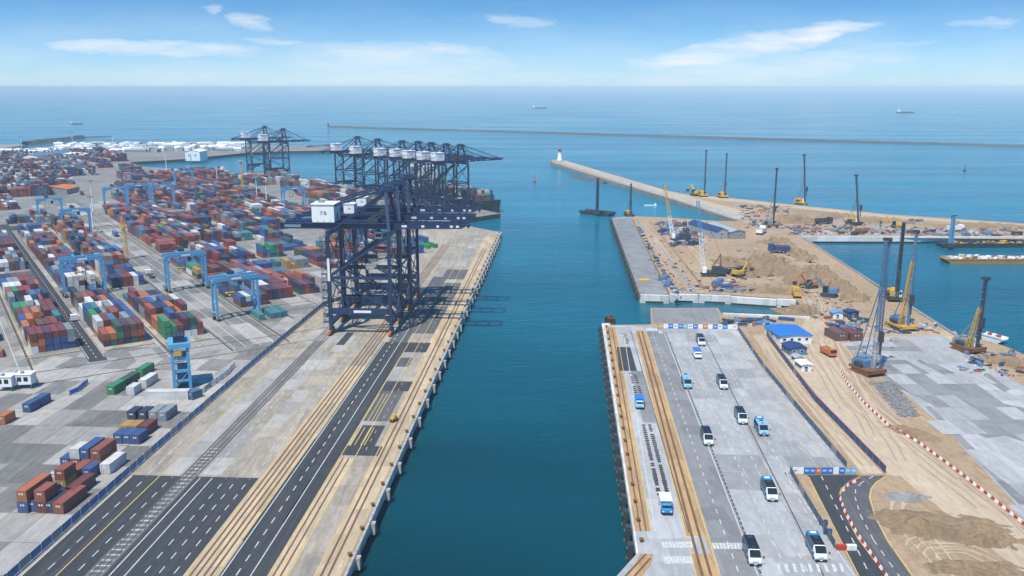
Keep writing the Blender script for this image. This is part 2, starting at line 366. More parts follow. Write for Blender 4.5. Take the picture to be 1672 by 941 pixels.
qs('quay_road', 372, 430, 560, 452, .036, 'worn_asphalt')
for i, (a, b_, y0, y1, mt) in enumerate(((436, 518, 747, 731, 'asphalt'), (446, 500, 731, 697, 'asphalt'), (436, 500, 690, 640, 'worn_asphalt'), (440, 512, 640, 624, 'asphalt'), (430, 506, 576, 560, 'asphalt'),
        (425, 500, 545, 500, 'worn_asphalt'), (420, 505, 498, 462, 'worn_asphalt'), (410, 505, 456, 440, 'worn_asphalt'), (215, 240, 566, 545, 'asphalt'), (440, 476, 600, 585, 'worn_asphalt'))):
    qs('pavement_patch', a, b_, y0, y1, .04, mt)
qs('quay_strip', 300, 355, 1130, 600, .036, 'sandy_strip')
qs('quay_strip', 437, 470, 1130, 752, .036, 'sandy_strip')
qs('quay_strip', 512, 556, 1130, 606, .036, 'sandy_strip')
qs('quay_strip', 500, 557, 606, 386, .036, 'sandy_strip')
qs('trench_strip', 138, 167, 1130, 560, .042, 'apron_concrete')
# painted markings and rails
wl, yl, ru, rd = MB(), MB(), MB(), MB()
def qline(mb, px, y0, y1, w_, z=.05, dash=None, pb=941):
    r = rr(px, pb); a, b_ = (-20 if y0 > 1000 else qq(y0)), qq(y1)
    segs = [(a, b_)] if not dash else []
    if dash:
        t = a
        while t < b_: segs.append((t, min(b_, t + dash[0]))); t += dash[0] + dash[1]
    for s0, s1 in segs:
        n = max(1, int((s1 - s0) / 60))
        for k in range(n):
            u, v = s0 + (s1 - s0) * k / n, s0 + (s1 - s0) * (k + 1) / n
            p = [Q(r - w_ / 2, u, z), Q(r + w_ / 2, u, z), Q(r + w_ / 2, v, z), Q(r - w_ / 2, v, z)]
            mb.add(p, [(0, 1, 2, 3)])
for px in (34.5, 178, 203): qline(wl, px, 1130, 790, .22)
for px in (67, 119, 232, 256, 281): qline(wl, px, 1130, 790, .2, dash=(2.2, 2.4))
qline(yl, 91, 1130, 470, .22)
for px in (361, 409): qline(wl, px, 1130, 470, .2)
qline(wl, 385, 1130, 470, .2, dash=(2.2, 2.4))
for px in (302, 353.5, 437.5, 470, 513, 555): qline(yl, px, 1130, 420, .2)
for px in (110, 215, 240, 268, 485): qline(yl, px, 785, 420, .16, dash=(1.6, 3.4))
for px in (62, 190, 285): qline(wl, px, 785, 420, .18, dash=(2, 3))
for px in (310, 321, 333, 344): qline(ru, px, 1130, 400, .42, .055)
for px in (446, 458): qline(ru, px, 1130, 752, .35, .055)
for px in (524, 536): qline(ru, px, 1130, 404, .42, .055)
for px in (137, 146, 158, 168): qline(rd, px, 1130, 430, .25, .055)
for k in range(150):            # cable ladder in the trench
    q0 = 128 + k * .9
    if q0 > qq(740): break
    c0 = rr(152); p = [Q(c0 - 1.1, q0, .052), Q(c0 + 1.1, q0 + random.uniform(0, .3), .052), Q(c0 + 1.1, q0 + .38, .052), Q(c0 - 1.1, q0 + .3, .052)]
    (rd if k % 2 else wl).add(p, [(0, 1, 2, 3)])
for a, b_, y0, y1 in ((445, 476, 730, 700), (454, 468, 730, 700), (440, 470, 690, 645), (452, 462, 690, 645), (440, 520, 728, 712)):
    for px in (a, b_): qline(yl, px, y0, y1, .2, .051)
# container yard markings / roads
def ys(name, a0, a1, b0, b1, z, mat): return sheet(name, [Y(a0, b0), Y(a0, b1), Y(a1, b1), Y(a1, b0)], z, mat)
def yline(mb, b_, a0, a1, w_=.22, z=.05, dash=None):
    t = a0
    while t < a1:
        e = min(a1, t + (dash[0] if dash else 60))
        mb.add([Y(t, b_ - w_ / 2, z), Y(t, b_ + w_ / 2, z), Y(e, b_ + w_ / 2, z), Y(e, b_ - w_ / 2, z)], [(0, 1, 2, 3)])
        t = e + (dash[1] if dash else 0)
ys('yard_road', 280, 604, 35.2, 40.2, .02, 'asphalt')
ys('yard_road', 576, 594, -60, 70, .024, 'asphalt')
ys('yard_road', 262, 1040, 75, 92, .02, 'apron_concrete')
for b_, da in ((35.6, None), (39.9, None), (37.7, (1.8, 2.6))): yline(wl, b_, 284, 575, .2, .04, da)
for b_ in (8, 12, 17, 21, 56.5, 58.5, 75.5, 79, 83.5, 88, 91.5, 103.5, 119, 122, 126, 130, 147, 151): yline(wl if b_ not in (21, 58.5, 91.5, 130) else yl, b_, 270 if b_ < 100 else 300, 640, .22, .04)
for b_ in (20.2, 57.6, 74.3, 92.4, 104, 118.5, 129.5, 146.5): yline(rd, b_, 268 if b_ < 100 else 296, 620, .55, .045)
for a_, b0, b1 in ((294, 20, 36), (290, 41, 56), (285, 58, 75), (278, 10, 110), (266, 0, 100), (318, 92, 118), (308, 100, 130), (374, 128, 150), (404, 118, 140)):
    rd.add([Y(a_, b0, .044), Y(a_, b1, .044), Y(a_ + .6, b1, .044), Y(a_ + .6, b0, .044)], [(0, 1, 2, 3)])
for a_, b0, b1 in ((295, 20, 34.6), (292, 41, 55), (287, 59, 73), (324, 104, 118), (378, 131, 145)):
    yl.add([Y(a_, b0, .046), Y(a_, b1, .046), Y(a_ + .5, b1, .046), Y(a_ + .5, b0, .046)], [(0, 1, 2, 3)])

# ------------------------------------------------------------------ paved surfaces, east side
sheet('east_quay_pavement', P((920, 1130), (920, 1028), (1004, 944), (1042, 902), (987.5, 532), (1206, 533), (1250, 600), (1384, 766), (1296, 775), (1400, 941), (1500, 1130)), .03, 'light_concrete')
def es(name, z, mat, *pts): return sheet(name, P(*pts), z, mat)
es('quay_strip', .036, 'rust_strip', (1037, 868), (1062, 868), (1005, 534), (989, 534))
es('quay_strip', .036, 'rust_strip', (1045, 905), (1068, 905), (1062, 925), (1010, 985), (975, 990), (1030, 935))
es('quay_strip', .036, 'rust_strip', (1037, 540), (1054, 540), (1174, 941), (1190, 1000), (1150, 1000), (1138, 941))
es('quay_lane', .034, 'grey_paving', (1055, 541), (1085, 541), (1243, 941), (1290, 1060), (1215, 1060), (1176, 941))
es('pavement_patch', .04, 'asphalt', (1007, 567), (1029, 567), (1040, 606), (1012, 606))
es('pavement_patch', .04, 'grey_paving', (1030, 606), (1048, 606), (1072, 690), (1050, 690))
es('jetty_pavement', .03, 'grey_paving', (1066, 528), (1178, 528), (1170, 504), (1064, 504))
es('crossing_pavement', .042, 'light_concrete', (1046, 876), (1150, 876), (1160, 905), (1060, 905))
def eline(mb, p0, p1, w_, z=.05, dash=None):
    a, b_ = at(*p0), at(*p1); d = (b_ - a); L = d.length; d.normalize(); n = Vector((-d.y, d.x, 0)) * w_ / 2; t = 0
    while t < L:
        e = min(L, t + (dash[0] if dash else 60)); u, v = a + d * t, a + d * e; zz = Vector((0, 0, z))
        mb.add([u - n + zz, v - n + zz, v + n + zz, u + n + zz][::-1], [(0, 1, 2, 3)]); t = e + (dash[1] if dash else 0)
for p0, p1, w_, da, mb in (((1085, 545), (1238, 941), .22, None, wl), ((1087.5, 545), (1244, 941), .3, (1.4, .5), rd), ((1066, 545), (1208, 941), .2, (1.8, 2.4), wl), ((1108, 545), (1288, 941), .18, (1.6, 2.6), wl),
        ((1128, 545), (1322, 941), .2, (1.8, 2.4), wl), ((1147, 545), (1345, 941), .25, None, rd), ((1160, 545), (1372, 941), .2, (1.8, 2.4), wl), ((1178, 545), (1335, 765), .18, (3, 1.2), yl), ((1200, 545), (1360, 765), .2, None, yl),
        ((1054.5, 541), (1176, 941), .3, None, yl), ((1036, 541), (1137, 941), .22, None, yl), ((1042, 541), (1147, 941), .5, None, ru), ((1048, 541), (1161, 941), .5, None, ru), ((1000, 537), (1055, 868), .3, None, ru), ((993, 537), (1046, 868), .3, None, ru),
        ((1006, 537), (1063, 868), .2, None, yl), ((1030, 541), (1125, 870), .2, None, rd), ((1018, 541), (1070, 870), .18, None, wl), ((1133, 545), (1255, 770), .12, (1.5, 3), yl),
        ((1280, 770), (1395, 941), .2, None, wl), ((1055, 905), (1015, 948), .4, None, ru), ((1062, 912), (1024, 955), .4, None, ru)):
    eline(mb, p0, p1, w_, .05 if mb is not ru else .056, da)
for pts, mb_, w_, da in (([(1405, 779), (1388, 788), (1375, 798), (1371.5, 808), (1379, 838), (1401, 880), (1447, 941), (1475, 975)], yl, .2, None), ([(1446, 778.5), (1431, 788), (1422.5, 799), (1420, 812), (1430, 846), (1450, 884), (1490, 941), (1520, 980)], yl, .35, None), ([(1426, 778), (1406, 789), (1397, 800), (1396, 812), (1405, 842), (1426, 882), (1468, 941), (1495, 980)], wl, .2, (1.8, 2)), ([(1360, 778), (1420, 880), (1460, 950)], wl, .01, None), ([(1341, 778), (1421, 941)], wl, .2, (2, 2.4)), ([(1320, 779), (1402, 941)], yl, .25, None)):
    for a_, b_ in zip(pts, pts[1:]): eline(mb_, a_, b_, w_, .05, da)
for x0, x1, y0, y1, n in ((1164, 1216, 887, 897, 9), (1082, 1132, 885, 895, 9), (1084, 1132, 909, 921, 9), (1270, 1385, 921, 935, 9), (1072, 1084, 866, 866.6, 1), (1076, 1082, 540, 545, 3), (1056, 1074, 536, 541, 6)):
    for k in range(n):
        xx = x0 + (x1 - x0) * k / n; eline(wl, (xx, y0), (xx + (y1 - y0) * .32, y1), .5 if n > 1 else 2, .052)
mats_ = []                       # rows of dark rubber blocks laid on the quay
for k in range(64):
    t = k / 63; px = 1032 + (1083 - 1032) * t ** .9; py = 610 + 198 * t
    if 650 < py < 684 or (.36 < t < .42): continue
    wd = 7 + 7 * t
    for s in (0, 1):
        if random.random() < .12: continue
        mats_.append((at(px + (s - .5) * wd, py), .95 * random.uniform(.7, 1), .55, random.uniform(-.1, .05)))
for k in range(9):
    mats_.append((at(1018 + k * .9 + random.uniform(-2, 2), 545 + k * 2), .9, .3, .3))
rmm = MB().b(-.5, .5, -.5, .5, 0, .13).mesh('rubber_mat', ['black_rubber'])
for p, l_, w_, rz in mats_:
    o = link('rubber_mat', rmm, None, p + Vector((0, 0, .034))); o.scale = (l_, w_, 1); o.rotation_euler = (0, 0, rz); tag(o, 'black rubber mat lying in the rows along the edge of the east quay', 'rubber mat', 'black rubber mats on the east quay')
# roads at lower right
es('access_road', .024, 'asphalt', (1318, 776), (1404, 776), (1386, 786), (1373, 797), (1369, 808), (1378, 838), (1400, 880), (1446, 941), (1560, 1080), (1480, 1080), (1400, 941))
es('access_road', .027, 'worn_asphalt', (1404, 777), (1448, 777), (1432, 787), (1424, 798), (1422, 812), (1432, 846), (1452, 884), (1492, 941), (1600, 1080), (1560, 1080), (1446, 941), (1400, 880), (1378, 838), (1370, 808), (1374, 797), (1387, 786))
es('haul_road', .014, 'haul_road', (1318, 520), (1355, 527), (1372, 600), (1402, 655), (1500, 730), (1700, 890), (1700, 960), (1560, 850), (1470, 778), (1448, 776), (1330, 640), (1262, 560), (1300, 545))
es('site_road', .02, 'haul_road', (1228, 548), (1250, 548), (1330, 655), (1442, 774), (1408, 774), (1300, 640))
es('site_road', .016, 'haul_road', (1330, 540), (1560, 541), (1570, 556), (1440, 553), (1380, 556), (1335, 560))
es('yard_slab_pavement', .026, 'light_concrete', (1424, 552), (1540, 549), (1562, 560), (1590, 585), (1672, 632), (1760, 690), (1760, 925), (1672, 838), (1545, 700), (1447, 617), (1398, 580), (1372, 562))
for pz, pts in enumerate((((1426, 555), (1484, 556), (1508, 574), (1424, 573)), ((1380, 566), (1420, 563), (1420, 571), (1388, 573)), ((1428, 588), (1478, 588), (1540, 622), (1592, 626), (1640, 660), (1680, 668), (1700, 730), (1640, 712), (1610, 716), (1560, 690), (1520, 660), (1490, 645), (1446, 625)),
        ((1505, 583), (1560, 610), (1545, 614), (1498, 590)), ((1392, 574), (1420, 577), (1438, 604), (1420, 600)), ((1588, 592), (1650, 636), (1640, 640), (1575, 600)))):
    es('pavement_patch', .03 + .004 * pz, 'grey_paving', *pts)
es('kerb_strip_road', .036, 'grey_paving', (1510, 664), (1520, 664), (1700, 838), (1700, 862))
es('rubble_ground', .02, 'site_earth', (1420, 626), (1450, 622), (1502, 680), (1470, 686), (1440, 668))
# new berth platform (north-east)
es('berth_pavement', .026, 'grey_paving', (999.5, 357), (1030, 356), (1090, 480.5), (1046, 480.5))
for p0, p1, w_, mt in (((1038, 358), (1136, 478), 1.6, 'rock'), ((1062, 362), (1151, 473), 1.2, 'soil'), ((1032, 357), (1092, 480), .7, 'pile')):
    mb = MB(); eline(mb, p0, p1, w_, .03); struct(mb.build('trench_ground', mt))
es('pier_pavement', .03, 'light_concrete', (908, 264), (916, 263), (1000, 289.5), (1100, 321), (1200, 350), (1240, 357), (1205, 358), (1086, 320))
es('pier_pavement', .028, 'haul_road', (912, 262.5), (924, 263), (1000, 286), (1092, 313), (1230, 348), (1200, 350), (1100, 320.5), (1000, 289))
es('coast_track_road', .03, 'haul_road', (1100, 317), (1190, 324), (1300, 336.5), (1450, 352), (1672, 367), (1672, 371), (1450, 356), (1300, 340), (1180, 328))
es('site_ground', .02, 'site_earth', (1200, 352), (1290, 350), (1500, 372), (1672, 385), (1672, 391), (1420, 388), (1300, 384), (1240, 372))
# repaired slabs, wheel ruts and tyre marks
rp = random.Random(8); tone = {}; pe = [MB() for _ in range(4)]
for i, k in enumerate((.72, .83, .98, 1.06)):
    tone[i] = ground('slab_tone_%d' % i, tuple(min(.62, .35 * k * c) for c in (1.04, .98, .9)), tuple(min(.6, .29 * k * c) for c in (1.03, .98, .92)), -QA, None, .5, (.15, .14, .13), .5); 
pm = [MB() for _ in range(4)]
def slab(p, ang, l_, w_, z=.033, pm=pm):
    d = Vector((math.cos(ang), math.sin(ang), 0)); n = Vector((-d.y, d.x, 0)); c0 = Vector((p.x, p.y, z))
    pm[rp.choice((0, 1, 1, 2, 2, 3))].add([c0 - d * l_ / 2 - n * w_ / 2, c0 + d * l_ / 2 - n * w_ / 2, c0 + d * l_ / 2 + n * w_ / 2, c0 - d * l_ / 2 + n * w_ / 2], [(0, 1, 2, 3)])
cells = set()
def cell(kind, i, j):
    if (kind, i, j) in cells: return False
    cells.add((kind, i, j)); return True
for k in range(230):            # west quay slabs on a 4.2 x 9 grid
    r0, r1 = (rr(92), rr(296)) if rp.random() < .62 else (rr(438), rr(512)); q0 = qq(785) if r0 < rr(200) else qq(700)
    i = rp.randrange(int((r1 - r0) / 4.2)); j = rp.randrange(int((qq(400) - q0) / 9))
    if cell(r0, i, j): slab(Q(r0 + (i + .5) * 4.2, q0 + (j + .5) * 9), R(90) - QA, 8.8, 4.0, .0315)
for k in range(170):            # near yard slabs
    i, j = rp.randrange(13), rp.randrange(16)
    p = Q(r_f - 4 - i * 7, 135 + j * 11)
    if cell('a', i, j): slab(p, R(90) - QA, 10.8, 6.8, .014)
for k in range(260):            # container yard lanes
    i, j = rp.randrange(30), rp.randrange(24)
    if j != 5 and cell('y', i, j): slab(Y(272 + i * 14 + 7, -2 + j * 7 + 3.5), AX_, 13.8, 6.8, .004) if False else slab(Y(272 + i * 14 + 7, -2 + j * 7 + 3.5), YA + R(90), 13.8, 6.8, .022)
o_, ax_ = at(1168, 850), R(86); dx_ = Vector((math.cos(ax_), math.sin(ax_), 0)); dy_ = Vector((-dx_.y, dx_.x, 0))
for k in range(150):
    i, j = rp.randrange(-1, 16), rp.randrange(-9, 1); p = o_ + dx_ * (i * 9.0) + dy_ * (j * 5.0 - 2)
    lim = (at(1205, 540) + (at(1382, 765) - at(1205, 540)) * max(0, min(1, (292 - p.y) / 120))).x - 3 if p.y > 178 else 56
    if p.x < lim and cell('e', i, j): slab(p, ax_, 8.8, 4.85, .0325, pe)
pa_ = at(1600, 712) - at(1428, 588); pa_.normalize(); pn_ = Vector((-pa_.y, pa_.x, 0)); po_ = at(1428, 588)
for k in range(190):
    i, j = rp.randrange(-6, 20), rp.randrange(-4, 14); p = po_ + pa_ * (i * 9.0) + pn_ * (j * 5.5); q_ = (CX + F * p.x / (p.y * CP + H * SP), CY + F * (H * CP - p.y * SP) / (p.y * CP + H * SP))
    if 556 < q_[1] < 860 and q_[0] < 1715 and q_[0] > 1440 + max(0, q_[1] - 615) * 1.02 and q_[0] < 1590 + (q_[1] - 585) * 1.6 and cell('s', i, j): slab(p, math.atan2(pa_.y, pa_.x), 8.8, 5.3, .0565, pe)
for i, k in enumerate((.80, .90, 1.05, 1.10)):
    ground('pale_slab_tone_%d' % i, tuple(min(.62, .335 * k * c) for c in (1, 1, 1)), tuple(min(.6, .285 * k * c) for c in (1, 1.01, 1.02)), -R(4), None, .5, (.2, .2, .2), .5)
for i in range(4): struct(pm[i].build('slab_pavement', 'slab_tone_%d' % i)); struct(pe[i].build('slab_pavement', 'pale_slab_tone_%d' % i))
rut = [MB(), MB(), MB()]; RN = [0]
def ruts(pts, n_, spread, mats=(0, 1), w_=.32):
    P_ = [at(*p) for p in pts]; C = []
    for i in range(len(P_) - 1):            # smooth
        p0, p1, p2, p3 = P_[max(0, i - 1)], P_[i], P_[i + 1], P_[min(len(P_) - 1, i + 2)]
        for k in range(8):
            t = k / 8; C.append(.5 * ((2 * p1) + (p2 - p0) * t + (2 * p0 - 5 * p1 + 4 * p2 - p3) * t * t + (3 * p1 - p0 - 3 * p2 + p3) * t ** 3))
    C.append(P_[-1])
    for k in range(n_):
        RN[0] += 1; off = rp.uniform(-spread, spread); mb = rut[rp.choice(mats)]; a, b_ = sorted((rp.random(), rp.random())); a, b_ = int(a * .6 * len(C)), int((.4 + b_ * .6) * len(C))
        for side in (0, 2.0):
            prev = None
            for i in range(a, min(b_, len(C) - 1)):
                d = (C[i + 1] - C[i]).normalized(); n = Vector((-d.y, d.x, 0)); c0 = C[i] + n * (off + side + .3 * math.sin(i * .7 + k)); e = (c0 - n * w_ / 2, c0 + n * w_ / 2)
                if prev: z = .045 + .00012 * RN[0]; mb.add([(*prev[0].xy, z), (*e[0].xy, z), (*e[1].xy, z), (*prev[1].xy, z)], [(0, 1, 2, 3)])
                prev = e
for pts, n_, sp in ((((1340, 542), (1362, 590), (1395, 648), (1470, 715), (1600, 818), (1700, 900)), 26, 5), (((1330, 540), (1322, 560), (1345, 600), (1400, 680), (1450, 760), (1500, 790)), 16, 4), (((1330, 545), (1420, 548), (1560, 545)), 10, 2.5), (((1170, 440), (1240, 412), (1320, 470), (1345, 520), (1345, 545)), 18, 8), (((1170, 458), (1230, 466), (1300, 464), (1350, 482), (1400, 508)), 14, 3),
        (((1050, 365), (1085, 412), (1118, 455)), 12, 5), (((1090, 365), (1140, 420), (1165, 456)), 10, 5), (((1215, 350), (1300, 345), (1450, 362), (1672, 378)), 18, 8), (((1260, 372), (1400, 376), (1672, 386)), 16, 6), (((1475, 800), (1462, 840), (1500, 890), (1560, 960)), 10, 2), (((1500, 910), (1520, 890), (1600, 900), (1690, 950)), 12, 4), (((1560, 780), (1620, 830), (1690, 880)), 8, 3), (((1236, 545), (1300, 640), (1420, 774)), 12, 1.8), (((1220, 400), (1300, 372), (1340, 360)), 12, 6)):
    ruts(pts, int(n_ * .55), sp)
for pl, n_ in ((60, 10), (105, 10), (190, 10), (250, 12), (370, 12), (398, 12)):      # tyre marks on the asphalt lanes
    for k in range(n_):
        r = rr(pl) + rp.uniform(-2, 2); q0 = rp.uniform(110, 200); q1 = min(q0 + rp.uniform(15, 70), qq(792) if pl < 300 else qq(610))
        if q1 - q0 < 4: continue
        for s in (0, 1.9):
            z = .0405 + .0004 * k; rut[2].add([Q(r + s, q0, z), Q(r + s + .35, q0, z), Q(r + s + .5, q1, z), Q(r + s + .15, q1, z)], [(0, 1, 2, 3)])
for pts in (((1330, 785), (1420, 941)), ((1345, 785), (1435, 941))): pass
ground('rut_dark', (.35, .26, .17), (.29, .21, .135), 0, None, .2, (.22, .15, .09), .4); ground('rut_light', (.47, .37, .26), (.42, .33, .225), 0, None, .2, (.4, .3, .2), .3); ground('tyre_mark', (.022, .023, .026), (.052, .054, .058), -QA, None, .3, (.08, .08, .08), .4)
for mb, mt in zip(rut, ('rut_dark', 'rut_light', 'tyre_mark')): struct(mb.build('wheel_track_ground', mt))
for nm, mb, mt in (('white_road_marking', wl, 'white_line'), ('yellow_road_marking', yl, 'yellow_line'), ('rusty_rail_marking', ru, 'rail_rust'), ('dark_joint_marking', rd, 'rail_dark')):
    struct(mb.build(nm, mt))

# ------------------------------------------------------------------ west quay edge: piles, fenders, bollards
def fender(i, p, n, kind):
    pass
pf = MB().b(-.75, .35, -.7, .7, -2.3, -.15)
pfm = pf.mesh('fender_panel', ['pale_fender'])
piles = MB().tube((0, 0, -9), (0, 0, -1.5), .55, 10).mesh('pile', ['pile'])
pts = [qq(y) for y in (912, 855, 800, 757, 716, 682, 652, 628, 607, 588, 571, 556, 542, 530, 518, 507, 497, 487, 478, 470, 462, 454, 447, 440, 433, 427, 421, 415, 409, 404, 399, 394, 389)]
def edge_r(q): 
    q1 = qq(604); q2 = q_c - 45
    return EDGE + (.3 * max(0, q) / q1 if q < q1 else .3 + .9 * (q - q1) / (q2 - q1) if q < q2 else 1.2 + (EDGE2 - EDGE - 1.2) * (q - q2) / (q_c - q2))
for i, q in enumerate(pts):
    e = edge_r(q); t = thing('quay_fender', 'pale concrete fender block on the west quay edge', 'fender', Q(e + .45, q, 0), -QA, 'fenders along the west quay edge')
    link('fender_block', pfm, t); link('pile', piles, t, (-1.2, 0, 0))
q = 120
cap = MB().tube((0, 0, .02), (0, 0, .55), .28, 10).tube((0, 0, .55), (0, 0, .75), .42, 10).mesh('bollard', ['rust'])
while q < q_c - 4:
    o = link('bollard', cap, None, Q(edge_r(q) - 1.0, q)); tag(o, 'short rusty mooring bollard on the west quay edge', 'bollard', 'bollards along the west quay'); q += 9.5
# kerb along the edge, broken white/red
for nm, mt, off, label in (('quay_kerb', 'pale_fender', -.25, None),):
    mb = MB(); q = -20
    while q < q_c - 6:
        mb.add([], []); a, b_ = Q(edge_r(q) + off, q), Q(edge_r(q + 6) + off, q + 6); mb.beam((a.x, a.y, .14), (b_.x, b_.y, .14), .4, .25); q += 6
    struct(mb.build(nm, mt))
# east quay fenders: dark, big
e0, e1 = at(1040, 903), at(984, 530); ed = (e1 - e0).normalized(); L = (e1 - e0).length; en = Vector((-ed.y, ed.x, 0))
df = MB().b(-.9, .1, -.75, .75, -4.2, .1).tube((-.9, 0, -1), (-1.15, 0, -1), .5, 10).tube((-.9, 0, -3), (-1.15, 0, -3), .5, 10).mesh('fender_panel', ['dark_steel'])
n = 24
for i in range(n):
    p = e0 + ed * (L * (i + .5) / n) + en * .55
    t = thing('dock_fender', 'dark steel fender panel on the east quay wall', 'fender', p, math.atan2(ed.y, ed.x) - R(90), 'dark fenders along the east quay wall')
    link('fender_panel', df, t); link('pile', piles, t, (1.6, 0, 0))
for i in range(20):
    p = e0 + ed * (L * (i + .5) / 20) - en * 1.1
    tag(link('bollard', cap, None, p), 'rusty mooring bollard on the edge of the east quay', 'bollard', 'bollards along the east quay')
# new berth wall: caissons and bollards
e0, e1 = at(1045, 482), at(999, 357); ed = (e1 - e0).normalized(); L = (e1 - e0).length; en = Vector((-ed.y, ed.x, 0))
for i in range(22):
    p = e0 + ed * (L * (i + .5) / 22) + en * .5
    t = thing('dock_fender', 'dark fender panel on the wall of the unfinished berth', 'fender', p, math.atan2(ed.y, ed.x) - R(90), 'fenders of the unfinished berth'); link('fender_panel', df, t)
for i, (x0, x1, y0, y1) in enumerate(((1046, 1092, 482, 483), (1093, 1140, 481, 482), (1142, 1193, 482, 484), (1194, 1268, 485, 490), (1269, 1300, 489, 491))):
    a, b_ = at(x0, y0), at(x1, y1); mb = MB(); d = (b_ - a).normalized()
    mb.beam((a.x, a.y, -1.0), (b_.x, b_.y, -1.0), 1.6, 2.4)
    if i != 3:
        for k in (.08, .92):
            c0 = a.lerp(b_, k); mb.rb(c0, d, 2.2, 1.5, -5, -2.2)
    tag(mb.build('caisson_wall', 'clean_concrete'), ('pale concrete front beam at the seaward corner of the unfinished berth', 'low concrete beam bridging the gap beside the berth corner', 'thick concrete wall block with a dark opening beneath it', 'long plain white concrete wall at the head of the channel', 'short sloping concrete wall where the sand bank begins')[i], 'wall')
for i, (p0, p1, lab) in enumerate((((1180, 514.5), (1322, 520.5), 'low white concrete parapet along the south side of the channel'), ((1310, 388), (2050, 389), 'long pale concrete wall along the far side of the basin'), ((1313, 390), (1560, 548), 'grey concrete wall along the near side of the basin'))):
    a, b_ = at(*p0), at(*p1); mb = MB().beam((a.x, a.y, -.7), (b_.x, b_.y, -.7), 1.2, 2.8 if i < 2 else 2.0)
    if i == 2:
        n_ = int((b_ - a).length / 5)
        for k in range(n_): c0 = a.lerp(b_, (k + .5) / n_); mb.rb(c0, (b_ - a), .35, 1.5, -1.7, .36)
    tag(mb.build('sea_wall', 'clean_concrete' if i != 2 else 'rock'), lab, 'wall')

